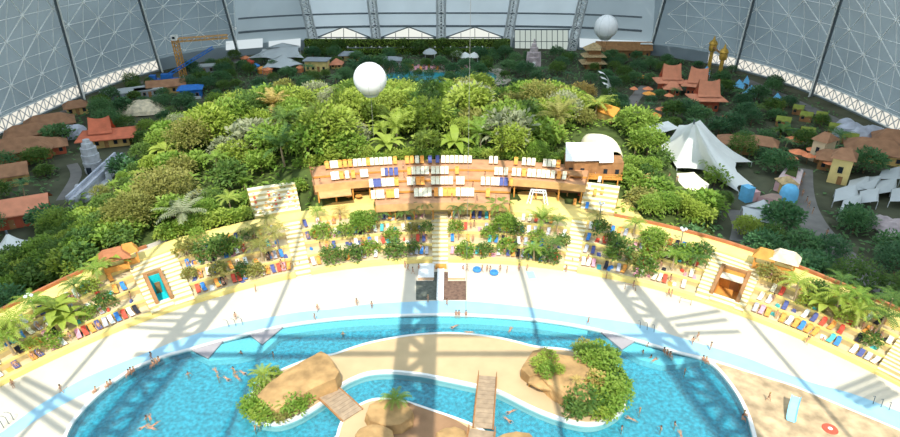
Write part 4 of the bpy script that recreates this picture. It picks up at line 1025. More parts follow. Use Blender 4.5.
for (sn, a, b), lim in zip(SECT, (52, 96, 136, 176, 222, 272)):
    for k in range(4):
        rowk = 0; th = a
        while th < b:
            r = lerp(tier_r(th, k), tier_r(th, k + 1), .56); p = pol(th, r, TZ[k])
            step = rl.choice((.9, .95, 1.0, 1.0, 2.3)) * (1.0 if k == 0 else 1.35); th += step / r
            px, py = to_px(p)
            if px < -6 or px > 906 or occupied(p, .5): continue
            if len(TL) >= lim: continue
            if rl.random() < (.05 if k == 0 else .24): continue
            col = pick(TCOL, rl); o = lounger(p.x, p.y, p.z, -th + rl.uniform(-.12, .12), col, .95, 'beach_lounger'); TL.append(o); occ.append((p.x, p.y, .6))
            tag(o, f'{col} beach lounger, {ordn(rowk)} from the west on the {TN[k]} tier of the {sn} terrace', 'sun lounger', f'beach loungers on the {sn} terrace'); rowk += 1
            if rl.random() < .3: SUNB.append((p, -th, sn, k, rowk))
for p, rz, sn, k, rk in SUNB[:46]:
    c = rl.choice(list(WEARS)); o = person('lie', p.x, p.y, p.z + .36, rz, c, rl.random() < .4, 1.0)
    tag(o, f'person in {c} swimwear lying on the {ordn(rk - 1)} lounger of the {TN[k]} {sn} tier', 'person', 'sunbathers on the terraces')
TOWEL = box_mesh('towel', [((0, 0, 0), (.75, 1.6, .05)), ((0, .7, .05), (.6, .22, .1))], None); BAG = MB(); BAG.box((0, 0, 0), (.5, .3, .38), None, 0, .8); BAGM = BAG.mesh('beach_bag'); HND = MB(); HND.tube([(-.16, 0, .36), (-.12, 0, .6), (.12, 0, .6), (.16, 0, .36)], .025, None, 5); HNDM = HND.mesh('handle')
CL = {'beach_towel': [], 'beach_bag': [], 'person': []}
for sn, a, b in SECT:
    for n in range(85):
        k = rl.randrange(4); th = rl.uniform(a, b); r = lerp(tier_r(th, k), tier_r(th, k + 1), rl.uniform(.3, .85)); p = pol(th, r, TZ[k]); px, py = to_px(p)
        if px < -4 or px > 904 or occupied(p, .35): continue
        kind = rl.choice(('beach_towel', 'beach_towel', 'beach_bag', 'person', 'person')); c = rl.choice(list(WEARS))
        if kind == 'beach_towel': o = put('beach_towel', colored(TOWEL, M[WEARS[c]]) if ('tw', c) not in CACHE else CACHE[('tw', c)], None, p, -th + rl.uniform(-.3, .3)); CACHE[('tw', c)] = o.data
        elif kind == 'beach_bag':
            o = put('beach_bag', colored(BAGM, M[WEARS[c]]) if ('bg', c) not in CACHE else CACHE[('bg', c)], None, p, rl.uniform(0, 3), 1.3); CACHE[('bg', c)] = o.data; put('handle', colored(HNDM, M['wood_brown']) if 'hd' not in CACHE else CACHE['hd'], o); CACHE['hd'] = o.children[0].data
        else: o = person(rl.choice(('stand', 'walk', 'stand')), p.x, p.y, p.z, rl.uniform(0, 6.28), c, rl.random() < .4, 1.0)
        o['wear'] = c; CL[kind].append(o); occ.append((p.x, p.y, .4))
for kind, L in CL.items():
    rank_labels(L, tmarks, 'on the terraces', {'beach_towel': 'beach towels on the terraces', 'beach_bag': 'beach bags on the terraces', 'person': 'people on the terraces'}[kind], {'beach_towel': 'towel', 'beach_bag': 'bag', 'person': 'person'}[kind], lambda o: {'beach_towel': f"{o['wear']} beach towel spread", 'beach_bag': f"{o['wear']} beach bag", 'person': f"person in {o['wear']} swimwear {'walking' if o.get('pose') == 'walk' else 'standing'}"}[kind])
# ------------------------------------------------------------------ people on the beach and in the water
WATER = -.16
def folk(pose, px, py, wear, lb, z=None, rz=None):
    p = at(px, py, 0 if z is None else z); zz = 0 if z is None else z
    if pose == 'swim': zz = WATER - .06
    if pose == 'wade': zz = WATER - 1.12
    if z is not None and pose not in ('swim', 'wade'): zz = z
    o = person(pose, p.x, p.y, zz + .0, rl.uniform(0, 6.28) if rz is None else rz, wear, rl.random() < .4, .9)
    return tag(o, lb, 'person', {'swim': 'swimmers in the pool', 'wade': 'bathers standing in the pool', 'sit': 'people sitting at the pool edge'}.get(pose, 'people on the beach'))
FK = []
beach = [(256, 292, 'stand', 'orange'), (315, 321, 'walk', 'red'), (357, 306, 'walk', 'navy'), (372, 309, 'stand', 'black'), (318, 312, 'walk', 'pink'), (413, 274, 'walk', 'navy'), (419, 271, 'stand', 'black'), (463, 272, 'stand', 'black'), (467, 271, 'walk', 'navy'), (482, 272, 'walk', 'black'), (487, 272, 'stand', 'black'), (490, 273, 'walk', 'orange'), (500, 272, 'walk', 'black'), (507, 273, 'stand', 'white'), (519, 271, 'stand', 'navy'), (527, 271, 'walk', 'red'), (405, 268, 'stand', 'pink'), (408, 271, 'walk', 'red'), (473, 262, 'walk', 'black'), (566, 272, 'stand', 'red'), (588, 325, 'walk', 'red'), (606, 279, 'stand', 'black'), (633, 288, 'walk', 'pink'), (668, 296, 'walk', 'red'), (671, 297, 'stand', 'black'), (806, 344, 'walk', 'red'), (809, 342, 'stand', 'orange'), (821, 345, 'walk', 'pink'), (152, 360, 'walk', 'red'), (62, 393, 'walk', 'black'), (14, 388, 'stand', 'black'), (692, 345, 'walk', 'black'), (697, 340, 'walk', 'navy'), (710, 350, 'stand', 'black'), (768, 401, 'walk', 'black'), (428, 302, 'stand', 'navy'), (447, 306, 'walk', 'orange'), (236, 320, 'stand', 'black'), (296, 270, 'stand', 'black'), (300, 268, 'walk', 'navy'), (311, 266, 'stand', 'red'), (579, 264, 'stand', 'black'), (583, 262, 'walk', 'navy'), (572, 265, 'walk', 'red')]
bm_ = [('sunken tiled pit', *at(440, 290).xy), ('western grey ramp', *at(208, 352).xy), ('eastern grey ramp', *at(622, 340).xy), ('far western terrace', *at(40, 380).xy), ('far eastern terrace', *at(820, 335).xy), ('blue beach toys', *at(500, 272).xy), ('western stairs', *at(300, 272).xy), ('eastern stairs', *at(577, 273).xy), ('splash pad', *at(790, 400).xy)]
for px, py, ps, c in beach: FK.append((folk(ps, px, py, c, 'x'), ps))
rank_labels([o for o, _ in FK], bm_, 'on the pale beach', 'people on the beach', 'person', lambda o: f"person in {o['wear']} swimwear {'walking' if o['pose'] == 'walk' else 'standing'}")
SW = []
for px, py, ps, c in [(343, 334, 'wade', 'black'), (273, 354, 'wade', 'navy'), (241, 353, 'wade', 'red'), (216, 371, 'swim', 'black'), (218, 377, 'wade', 'pink'), (226, 378, 'swim', 'white'), (235, 373, 'wade', 'red'), (238, 378, 'swim', 'black'), (233, 369, 'wade', 'teal'), (242, 372, 'swim', 'navy'), (188, 374, 'wade', 'black'), (150, 418, 'swim', 'red'), (145, 426, 'swim', 'navy'), (155, 424, 'swim', 'black'), (146, 418, 'wade', 'white'), (152, 428, 'swim', 'pink'), (255, 428, 'wade', 'black'), (259, 426, 'wade', 'white'), (512, 411, 'swim', 'black'), (507, 419, 'swim', 'pink'), (685, 371, 'wade', 'black'), (640, 410, 'wade', 'red'), (632, 419, 'swim', 'black'), (622, 428, 'wade', 'pink'), (661, 428, 'wade', 'orange'), (675, 424, 'wade', 'white'), (681, 435, 'swim', 'black'), (643, 352, 'wade', 'black'), (651, 357, 'wade', 'navy'), (654, 360, 'swim', 'red'), (648, 345, 'wade', 'black'), (470, 332, 'swim', 'orange'), (510, 330, 'swim', 'pink'), (455, 326, 'swim', 'navy')]:
    SW.append(folk(ps, px, py, c, 'x', WATER))
wm = [('left tilted rock', *at(285, 385).xy), ('western grey ramp', *at(215, 355).xy), ('eastern grey ramp', *at(622, 345).xy), ('western pool corner', *at(90, 420).xy), ('planted rock', *at(600, 390).xy), ('eastern pool corner', *at(745, 430).xy), ('lagoon footbridge', *at(485, 405).xy), ('sunken tiled pit', *at(450, 320).xy)]
rank_labels(SW, wm, 'in the turquoise pool', 'bathers in the pool', 'person', lambda o: f"person in {o['wear']} swimwear {'swimming' if o['pose'] == 'swim' else 'standing'}")
ED = []
for px, py, c, rz in [(96, 391, 'red', 2.5), (108, 386, 'orange', 2.5), (111, 384, 'black', 2.5), (129, 374, 'black', 2.6), (131, 372, 'navy', 2.6), (134, 371, 'red', 2.6), (153, 365, 'black', 2.7), (156, 363, 'black', 2.7), (159, 361, 'navy', 2.7), (664, 352, 'black', .3), (667, 354, 'black', .3), (670, 356, 'navy', .3), (703, 360, 'red', .6), (706, 361, 'pink', .6), (742, 419, 'red', 1.2), (744, 415, 'black', 1.2), (456, 314.5, 'black', 0), (459, 314.5, 'navy', 0), (466, 314.6, 'black', 0)]:
    p = at(px, py, .1); o = person('sit', p.x, p.y, .12, PI + rz if px < 400 else rz, c, rl.random() < .4, .98); ED.append(o)
rank_labels(ED, [('western grey ramp', *at(208, 352).xy), ('eastern grey ramp', *at(622, 340).xy), ('sunken tiled pit', *at(450, 310).xy), ('splash pad', *at(760, 420).xy)], 'on the pool coping', 'people sitting on the pool coping', 'person', lambda o: f"person in {o['wear']} swimwear sitting")
# people on the deck
DK = []
for px, tier, c, ps in [(414, 1, 'black', 'stand'), (404, 2, 'red', 'walk'), (473, 1, 'red', 'stand'), (485, 2, 'black', 'walk'), (452, 0, 'navy', 'stand'), (477, 0, 'black', 'walk'), (496, 0, 'red', 'stand'), (320, 2, 'red', 'walk'), (313, 2, 'black', 'stand'), (403, 3, 'white', 'stand')]:
    rr = DR[tier] + .7; th = 0
    for _ in range(6): th += (px - to_px(pol(th, rr, DZ[tier]))[0]) * .0013
    p = pol(th, rr, DZ[tier]); DK.append(person(ps, p.x, p.y, p.z, rl.uniform(0, 6), c, rl.random() < .4, .98))
rank_labels(DK, [('western deck end', -31, 118), ('deck centre', -4, 115), ('eastern deck end', 28, 118)], 'on the wooden deck', 'people on the deck', 'person', lambda o: f"person in {o['wear']} swimwear {'walking' if o['pose'] == 'walk' else 'standing'}")
# ------------------------------------------------------------------ rocks, bridges, plants of the islands
def rock_mesh(name, top_px, ztop, zbase, grow, amp, seed, m, tilt=None, sub=5):
    """artificial rock: outline traced on its top, flaring to its foot, roughened"""
    top = [at(x, y, ztop) for x, y in top_px]; n0 = len(top)
    ring = []
    for i in range(n0):
        for k in range(sub): ring.append(top[i].lerp(top[(i + 1) % n0], k / sub))
    cen = sum(ring, Vector()) / len(ring); mb = MB(); L = len(ring); levels = [(1.0 + grow, zbase), (1.0 + grow * .75, lerp(zbase, ztop, .35)), (1.0 + grow * .2, lerp(zbase, ztop, .75)), (1.0, ztop - .12), (.94, ztop), (.7, ztop + .15), (.4, ztop + .25), (.12, ztop + .3)]
    vs = []
    for j, (s, z) in enumerate(levels):
        for p in ring:
            q = cen + (p - cen) * s; q.z = z + (tilt(q) if tilt and j > 1 else 0)
            nz = noise.noise(Vector((q.x * .55 + seed, q.y * .55, q.z * .9))) * amp + noise.noise(Vector((q.x * 1.7 + seed, q.y * 1.7, q.z * 2))) * amp * .35
            d = (p - cen).normalized(); vs.append(q + d * nz + Vector((0, 0, nz * (.5 if j > 3 else 0))))
    f = [(j * L + i, j * L + (i + 1) % L, (j + 1) * L + (i + 1) % L, (j + 1) * L + i) for j in range(len(levels) - 1) for i in range(L)]
    vs.append(cen + Vector((0, 0, .3 + (tilt(cen) if tilt else 0)))); e = (len(levels) - 1) * L
    f += [(e + i, e + (i + 1) % L, len(vs) - 1) for i in range(L)]
    mb.add(vs, f, m); return mb.mesh(name, m)
def rock(name, label, *a, cat='rock', **k):
    o = put(name, rock_mesh(name, *a, **k)); return tag(o, label, cat)
rock('tilted_rock', 'large tan slab of artificial rock on the western tip of the sand island', [(321, 352), (329, 357), (334, 365), (339, 374), (335, 381), (313, 389), (294, 400), (275, 409), (262, 402), (256, 394), (268, 381), (285, 370), (304, 360)], 2.3, .25, .05, .12, 3.1, M['rock_tan'], tilt=lambda q: .09 * (q.x + 22), sub=4)
rock('planted_rock', 'large tan artificial rock overgrown with plants on the eastern end of the sand island', [(536, 352), (556, 353), (578, 356), (596, 366), (606, 381), (600, 396), (584, 401), (566, 394), (549, 383), (538, 372)], 2.6, .25, .08, .4, 9.3, M['rock_tan'])
rock('rock_shelf', 'flat pale tan rock panel leaning out on the western side of the planted rock', [(521, 368), (533, 350), (545, 347), (552, 352), (546, 364), (541, 373), (530, 376)], 2.2, .25, -.02, .18, 5.2, M['rock_tan'])
rock('rock_shelf', 'low tan rock slab roofing the small doorway below the planted rock', [(530, 374), (545, 377), (558, 383), (556, 391), (541, 388), (528, 382)], 1.9, 1.5, -.05, .1, 1.7, M['rock_tan'])
for k, (px, py) in enumerate(((529, 386.5), (546, 392), (556, 395))):
    p = at(px, py, .3); mb = MB(); mb.tube([p, p + Vector((.1, .6, 1.5))], .13, M['wood_orange'], 6); o = mb.build('prop_post'); tag(o, f'short brown timber prop, {ordn(k)} from the west under the low rock slab', 'post', 'props under the rock slab')
mb = MB(); mb.prism([at(545, 387, .3), at(575, 398, .3), at(577, 393, .3), at(550, 382, .3)], .28, 1.5, M['wood_orange']); tag(mb.build('rock_wall_panel'), 'orange brown doorway wall at the foot of the planted rock', 'wall panel')
rock('boulder_roof', 'large rounded tan boulder roof at the western end of the bar island', [(366, 412), (370, 404), (380, 399), (393, 398), (406, 402), (412, 410), (410, 418), (400, 424), (385, 425), (371, 420)], 1.9, .28, .1, .18, 2.2, M['rock_tan'])
rock('boulder_roof', 'smaller rounded tan boulder roof nearest the camera on the bar island', [(355, 434), (360, 428), (371, 424), (383, 425), (392, 430), (394, 440), (380, 448), (360, 446)], 2.2, .28, .1, .18, 6.2, M['rock_tan'])
rock('boulder_roof', 'low flat tan boulder at the lower middle of the bar island', [(437, 432), (445, 427), (455, 426), (465, 430), (467, 440), (455, 448), (440, 445)], .9, .28, .1, .12, 4.4, M['rock_tan'])
rock('boulder_roof', 'rounded tan boulder standing in the pool beyond the lagoon footbridge', [(494, 438), (503, 433), (516, 431), (529, 433), (537, 440), (530, 452), (505, 454)], .8, -1.3, .08, .15, 8.4, M['rock_tan'])
mb = MB(); mb.prism(gp([(404, 405), (416, 408), (432, 413.5), (448, 419), (461, 425.5), (474, 436), (478, 452), (440, 462), (370, 462), (360, 440), (385, 420)], 3, True), .28, .44, mat('bar_floor', (.30, .17, .09), .8, .15, .5)); struct(mb.build('bar_floor'), 'brown floor of the boulder roofed bar')
def bridge(name, label, a_px, b_px, w, rail, arch=.5, z=.45):
    a, b = at(*a_px, z), at(*b_px, z); L = (b - a).length; o = empty(name, a, math.atan2(b.y - a.y, b.x - a.x), label, 'bridge')
    zz = lambda t: arch * 4 * t * (1 - t)
    n = 12
    for i in range(n):
        t0, t1 = i / n, (i + .94) / n; mb = MB()
        vs = [(L * t, s * w / 2, zz(t) + dz) for dz in (-.12, 0) for t, s in ((t0, -1), (t1, -1), (t1, 1), (t0, 1))]
        mb.add(vs, [(3, 2, 1, 0), (4, 5, 6, 7), (0, 1, 5, 4), (1, 2, 6, 5), (2, 3, 7, 6), (3, 0, 4, 7)], M['bridge_wood']); mb.build('plank', None, o)
    for s in (-1, 1):
        mb = MB(); mb.tube([(L * t, s * w / 2, zz(t) - .1) for t in [i / 10 for i in range(11)]], .16, M['wood_brown'], 4); mb.build('beam', None, o)
        if rail:
            mb = MB(); mb.tube([(L * t, s * w / 2, zz(t) + .85) for t in [i / 10 for i in range(11)]], .05, M['wood_brown'], 4)
            for i in range(6): mb.box((L * i / 5, s * w / 2, zz(i / 5) - .1), (.1, .1, 1.0), M['wood_brown'])
            mb.build('railing', None, o)
    return o
bridge('footbridge', 'short sloping plank bridge between the tilted rock and the bar island', (320, 385), (353, 415), 3.2, False, .15)
bridge('footbridge', 'long weathered plank footbridge crossing the lagoon beside the palm', (487.5, 376), (483, 428), 2.6, True, .25)
bridge('footbridge', 'lower end of the weathered plank walkway at the bottom edge of the pool', (482, 430), (479, 448), 3.4, True, .1)
# island plants
IP = []
for px, py, k, t, s in [(255, 415, 'shrub', 'fresh green', 1.1), (261, 419, 'shrub', 'bright yellow-green', 1.0), (268, 419, 'shrub', 'fresh green', 1.0), (250, 408, 'shrub', 'fresh green', .9), (287, 414, 'palm_tree', 'fresh green', .5), (294, 411, 'shrub', 'fresh green', 1.2), (302, 406, 'shrub', 'fresh green', 1.0), (283, 419, 'shrub', 'olive', .8), (265, 384, 'feather_palm', 'bright yellow-green', .55), (259, 390, 'shrub', 'fresh green', .9), (275, 377, 'shrub', 'fresh green', .7), (396, 413, 'palm_tree', 'fresh green', .75)]:
    p = at(px, py, .28); IP.append(plant(k, t, p.x, p.y, .26, s, len(IP)))
for px, py, k, t, s, z in [(548, 362, 'shrub', 'bright yellow-green', .9, 2.6), (540, 369, 'shrub', 'bright yellow-green', .9, 2.4), (546, 375, 'shrub', 'fresh green', .9, 2.4), (558, 372, 'shrub', 'bright yellow-green', .6, 2.7), (576, 386, 'palm_tree', 'golden', .35, 2.7), (578, 358, 'palm_tree', 'fresh green', .5, 1.5), (590, 363, 'shrub', 'fresh green', 1.4, 1.8), (599, 367, 'shrub', 'fresh green', 1.5, 1.6), (606, 376, 'shrub', 'fresh green', 1.5, 1.3), (612, 384, 'shrub', 'deep green', 1.3, .6), (596, 384, 'shrub', 'golden', .9, 2.6), (603, 395, 'shrub', 'fresh green', 1.5, 1.3), (611, 404, 'shrub', 'fresh green', 1.5, .28), (618, 402, 'palm_tree', 'fresh green', .6, .28), (606, 412, 'shrub', 'fresh green', 1.3, .28), (594, 409, 'shrub', 'deep green', 1.4, .28), (586, 414, 'palm_tree', 'deep green', .6, .28), (579, 408, 'shrub', 'deep green', 1.5, .28), (574, 414, 'shrub', 'deep green', 1.1, .28), (620, 393, 'shrub', 'fresh green', 1.2, .28), (583, 354, 'shrub', 'olive', 1.1, 1.0), (597, 356, 'shrub', 'fresh green', 1.2, .28), (606, 364, 'shrub', 'fresh green', 1.3, .28), (600, 418, 'shrub', 'bright yellow-green', 1.0, .28)]:
    p = at(px, py, z); IP.append(plant(k, t, p.x, p.y, z - .06, s, len(IP)))
rank_labels(IP, [('tilted rock slab', *at(290, 392).xy), ('planted rock top', *at(560, 372, 2.6).xy), ('eastern island tip', *at(616, 400).xy), ('bar island boulders', *at(385, 415).xy)], 'on the pool islands', 'plants on the islands', lambda o: 'palm' if 'palm' in o.name else 'shrub', lambda o: o['tone'] + ' ' + PRETTY[o.name.split('.')[0]])
# ------------------------------------------------------------------ sunken pit and beach furniture
pit = struct(empty('sunken_pit', at(440, 290, 0)), 'dark tiled sunken stage in the beach at the foot of the central stairs')
def rect(mb, px0, py0, px1, py1, z0, z1, m):
    a, b, c, d = at(px0, py1), at(px1, py1), at(px1, py0), at(px0, py0)
    for v in (a, b, c, d): v -= pit.location
    mb.prism([a, b, c, d], z0, z1, m)
for x0, y0, x1, y1, m in ((416, 281, 437, 300, 'pit_tile_green'), (443, 281, 466, 300, 'pit_tile_brown'), (433, 272, 438.5, 281, 'pit_tile_green'), (442.5, 272, 448, 281, 'pit_tile_brown')):
    mb = MB(); rect(mb, x0, y0, x1, y1, 0, .03, M[m]); mb.build('tile_floor', None, pit)
mb = MB(); rect(mb, 435.5, 266, 446.5, 269, 0, .5, M['wood_orange']); mb.build('step', None, pit)
ws = pit
for s, x0, x1 in (('western', 418, 434), ('eastern', 448, 465)):
    o = MB(); a, b, c, d = at(x0, 280), at(x1, 280), at(x1 - (0 if s[0] == 'e' else 0), 266), at(x0 + 1, 266)
    o.prism([a, b, c, d], 0, .55, mat('platform_white', (.74, .74, .72), .7, .04, .6), mat('platform_edge', (.62, .40, .25), .8, .1, .8)); tag(o.build('stage_platform'), f'low white stage platform on the {s} side of the sunken pit', 'platform')
tr_ = empty('white_truss', at(440, 301, 0), PI / 2, 'white lattice truss lying across the sunken pit', 'truss'); L = (at(440, 270) - at(440, 301)).length
mb = MB()
for s in (-1, 1): mb.tube([(0, s * .55, .35), (L, s * .55, .35)], .09, M['white_steel'], 5)
mb.build('chord', None, tr_); mb = MB(); n = 10
for i in range(n): mb.tube([(L * i / n, -.55, .35), (L * (i + 1) / n, .55, .35)], .07, M['white_steel'], 4); mb.tube([(L * i / n, .55, .35), (L * (i + 1) / n, -.55, .35)], .07, M['white_steel'], 4)
mb.build('lattice', None, tr_)
mb = MB(); mb.box((L / 2, 0, 0), (L, 1.0, .28), mat('platform_white', (0, 0, 0))); mb.build('plinth', None, tr_)
# hanging cable
p = at(466, 314); o = MB(); top = Vector((p.x, p.y, 100)); o.tube([(p.x, p.y, .1), tuple(top)], .028, mat('cable_grey', (.25, .24, .22), .5, .05, 1), 5); tag(o.build('hanging_cable'), 'thin vertical cable hanging from the dome roof to the pool rim', 'cable')
# spray posts in the wading channel
for nm, base in (('near the western ramps', [(229, 327), (236, 326), (243, 325)]), ('near the eastern ramp', [(640, 328), (647, 330), (654, 332)]), ('at the channel western end', [(4, 428), (9, 424), (14, 420)]), ('at the channel eastern end', [(873, 404), (881, 407), (889, 410)])):
    for k, (px, py) in enumerate(base):
        p = at(px, py, .02); o = empty('spray_post', p, 0, f'thin metal spray post, {ordn(k)} of three from the west {nm}', 'spray post', 'spray posts in the wading channel')
        mb = MB(); mb.tube([(0, 0, 0), (-.1, 0, 1.2)], .05, M['steel_dark'], 5); mb.build('post', None, o); mb = MB(); mb.tube([(-.1, 0, 1.2), (-.3, -.2, 1.6), (-.65, -.3, 1.65)], .04, M['steel_dark'], 5); mb.build('nozzle', None, o)
# goals, slide, disc, beach toys
def frame_goal(px, py, w, lb, rz):
    o = empty('goal_frame', at(px, py), rz, lb, 'goal'); mb = MB()
    mb.tube([(-w / 2, 0, 0), (-w / 2, 0, 1.1), (w / 2, 0, 1.1), (w / 2, 0, 0)], .06, M['wood_brown'], 5); mb.build('post', None, o)
    mb = MB(); mb.tube([(-w / 2, 0, 1.1), (-w / 2, .9, 0), (w / 2, .9, 0), (w / 2, 0, 1.1)], .035, M['steel'], 5); mb.build('brace', None, o)
frame_goal(630, 290, 1.8, 'small goal frame on the beach beside the eastern truss shadow', -.35); frame_goal(685, 304, 1.8, 'small goal frame on the beach before the timber doorway', -.45); frame_goal(722, 303, 1.6, 'small goal frame below the brown timber doorway', -.4)
sl = empty('water_slide', at(793, 412, 0), R(-30), 'small pale blue children slide on the splash pad', 'slide'); mb = MB()
for i in range(9):
    t = i / 8; y = lerp(1.6, -2.2, t); z = .12 + 1.3 * (1 - sm(t)); mb.v += [Vector((-.6 - .2 * math.sin(t * 2), y, z + .3)), Vector((-.45 - .2 * math.sin(t * 2), y, z)), Vector((.45 - .2 * math.sin(t * 2), y, z)), Vector((.6 - .2 * math.sin(t * 2), y, z + .3))]
k = mb.mi(M['slide_blue'])
for i in range(8):
    for j in range(3): mb.f.append([4 * i + j, 4 * i + j + 1, 4 * i + 5 + j, 4 * i + 4 + j]); mb.m.append(k)
mb.build('chute', None, sl); mb = MB(); mb.tube([(-.4, 1.5, 0), (-.4, 1.5, 1.5)], .06, M['white_steel'], 5); mb.tube([(.4, 1.5, 0), (.4, 1.5, 1.5)], .06, M['white_steel'], 5)
for i in range(4): mb.tube([(-.4, 1.5, .3 * i + .2), (.4, 1.5, .3 * i + .2)], .04, M['white_steel'], 4)
mb.build('ladder', None, sl)
rd = empty('splash_disc', at(830, 429, 0), 0, 'round red splash fountain disc on the worn tan splash pad', 'fountain'); mb = MB(); mb.lathe([(0, .12), (.5, .12), (.9, .1), (.98, 0)], (0, 0, 0), M['red_fabric'], 20); mb.build('disc', None, rd); mb = MB(); mb.lathe([(0, .22), (.2, .2), (.28, .12)], (0, 0, 0), M['white_fabric'], 12); mb.build('nozzle', None, rd)
for nm, px, py, m, lb in (('beach_ball', 477, 271, 'blue_fabric', 'blue inflatable tub on the beach east of the sunken pit'), ('beach_ball', 494, 274, 'blue_fabric', 'small blue inflatable tub among the people on the beach')):
    mb = MB(); mb.lathe([(.3, 0), (.75, .1), (.85, .35), (.75, .6), (.5, .62), (.45, .3), (0, .25)], tuple(at(px, py)), M[m], 14); tag(mb.build(nm.replace('ball', 'tub')), lb, 'inflatable')
mb = MB(); p = at(531, 275); mb.box((p.x, p.y, 0.01), (1.4, 2.4, .05), mat('mint', (.35, .78, .66), .8, .1, 2), .1); tag(mb.build('beach_mat'), 'mint green mat lying alone on the beach', 'mat')
mb = MB(); p = at(546, 254, 1.2); 
# ------------------------------------------------------------------ doorways in the bleachers
def portal(lb, th, w, inner, fr, roofed):
    o = empty('doorway_portal', pol(th, R0 + 1.5, 0), -th, lb, 'doorway'); D = 5.2; h = lambda y: 1.55 + y * .45
    mb = MB(); mb.box((0, D / 2 - .2, 0), (2 * w, D + .4, .22), inner); mb.build('floor_panel', None, o)
    for s in (-1, 1):
        mb = MB(); x0, x1 = sorted((s * w, s * (w - .12))); pr = [(y, z) for y, z in ((.1, 0), (D, 0), (D, h(D)), (.1, h(.1)))]
        mb.add([(x, y, z) for x in (x0, x1) for y, z in pr], [(0, 1, 2, 3)[::-1], (4, 5, 6, 7), (0, 4, 7, 3)[::-1], (3, 7, 6, 2)[::-1]], inner); mb.build('side_panel', None, o)
        mb = MB(); mb.add([(x, y, h(y) + z) for y in (-.1, D + .5) for x, z in ((s * w - .28, -.3), (s * w + .28, -.3), (s * w + .28, .42), (s * w - .28, .42))], [(0, 1, 2, 3), (4, 5, 6, 7)[::-1], (0, 4, 5, 1), (1, 5, 6, 2), (2, 6, 7, 3), (3, 7, 4, 0)], fr); mb.build('side_beam', None, o)
        mb = MB(); mb.box((s * w, -.1, 0), (.56, .5, h(0) + .3), fr); mb.build('post', None, o)
    mb = MB(); mb.box((0, D - .1, 0), (2 * w, .2, h(D)), inner); bk = mb.build('back_panel', None, o)
    mb = MB(); mb.box((0, D + .3, h(D) - .3), (2 * w + .56, .5, .8), fr); mb.build('lintel', None, o)
    mb = MB(); mb.box((w * .2, D - .28, .22), (w * .7, .16, 2.2), M['wood_brown']); mb.build('door', None, o)
    if roofed: mb = MB(); mb.box((0, D - 1.0, h(D) - .9), (2 * w - .3, 2.0, .25), M['cream_fabric']); mb.build('roof_panel', None, o)
portal('turquoise lined doorway with brown timber frame in the western bleachers', PORT[0][0], PORT[0][1], M['turquoise'], M['wood_brown'], False)
portal('wide brown timber framed doorway in the eastern bleachers', PORT[1][0], PORT[1][1], M['wood_orange'], M['wood_brown'], True)
def kiosk(lb, px, py, w, d, rz, roofm):
    p = at(px, py, WZ); z = terrace_z(*to_pol(p)); o = empty('thatched_kiosk', (p.x, p.y, z), rz, lb, 'kiosk')
    for sx in (-1, 1):
        for sy in (-1, 1): mb = MB(); mb.box((sx * w * .42, sy * d * .4, 0), (.22, .22, 2.4), M['wood_orange']); mb.build('post', None, o)
    mb = MB(); mb.box((0, -d * .3, 0), (w * .8, .4, 1.0), M['wood_orange']); mb.build('counter', None, o)
    mb = MB(); mb.box((0, 0, 2.3), (w * 1.15, d * 1.15, 1.2), roofm, 0, .55); mb.build('roof', None, o)
# yellow floor and round tables under the deck wings
o = MB(); tsect(o, lambda t: RB(t), 101.2, 4.2, 5.03, DTH[0] - R(1), DTH[3] + R(.4), M['yellow_concrete']); struct(o.build('undercroft_floor'), 'yellow floor under the wings of the wooden deck')
for k, (px, py) in enumerate(((328, 200), (337, 191), (349, 190), (349, 199), (359, 190), (359, 199))):
    p = at(px, py, 5.05); o = empty('cafe_table', p, 0, f'round orange cafe table under the western deck wing, {ordn(k)} from the west', 'table', 'cafe tables under the deck wing'); mb = MB(); mb.lathe([(0, .78), (.75, .78), (.75, .72), (0, .72)], (0, 0, 0), M['orange_fabric'], 12); mb.build('tabletop', None, o); mb = MB(); mb.tube([(0, 0, 0), (0, 0, .74)], .06, M['wood_brown'], 5); mb.build('pedestal', None, o)
kiosk('brown thatched kiosk at the western end of the upper walkway', 117, 268, 4.4, 3.4, R(33), M['rail_red']); kiosk('orange timber kiosk beside the brown thatched one in the west', 132, 262, 2.6, 2.2, R(33), M['wood_orange'])
kiosk('pale thatched kiosk on the eastern upper walkway', 782, 270, 4.0, 3.2, R(-36), M['thatch_pale']); kiosk('orange timber kiosk beside the pale thatched one in the east', 762, 266, 3.2, 2.4, R(-34), M['wood_orange'])
# lamp posts on the walkways
def lamp(px0, py0, h, lb):
    p = at(px0, py0, WZ); z = terrace_z(*to_pol(p)); o = empty('lamp_post', (p.x, p.y, z), 0, lb, 'lamp post'); mb = MB(); mb.tube([(0, 0, 0), (0, 0, h)], .09, M['steel_dark'], 6); mb.build('pole', None, o)
    for a in range(3): mb = MB(); mb.lathe([(.05, -.1), (.28, 0), (.28, .25), (.1, .4), (0, .42)], (.45 * math.cos(a * 2.1), .45 * math.sin(a * 2.1), h), M['white_steel'], 8); mb.build('lamp_shade', None, o)
    mb = MB(); mb.tube([(-.45, .2, h - .1), (.45, 0, h - .1)], .05, M['steel_dark'], 4); mb.build('arm', None, o)
lamp(34, 310, 3.6, 'lamp post with white lamp heads on the far western walkway'); lamp(599, 222, 4, 'dark lamp post at the top of the eastern stairs'); lamp(681, 242, 3.6, 'lamp post on the eastern walkway above the planted terrace')
for k, (px, py) in enumerate(((861, 302), (865, 304), (869, 306))):
    p = at(px, py, WZ); z = terrace_z(*to_pol(p)); FK.append((tag(person('walk', p.x, p.y, z, 2.0, ('black', 'navy', 'white')[k]), f'person in {("black", "navy", "white")[k]} swimwear walking on the far eastern walkway', 'person'), 'walk'))
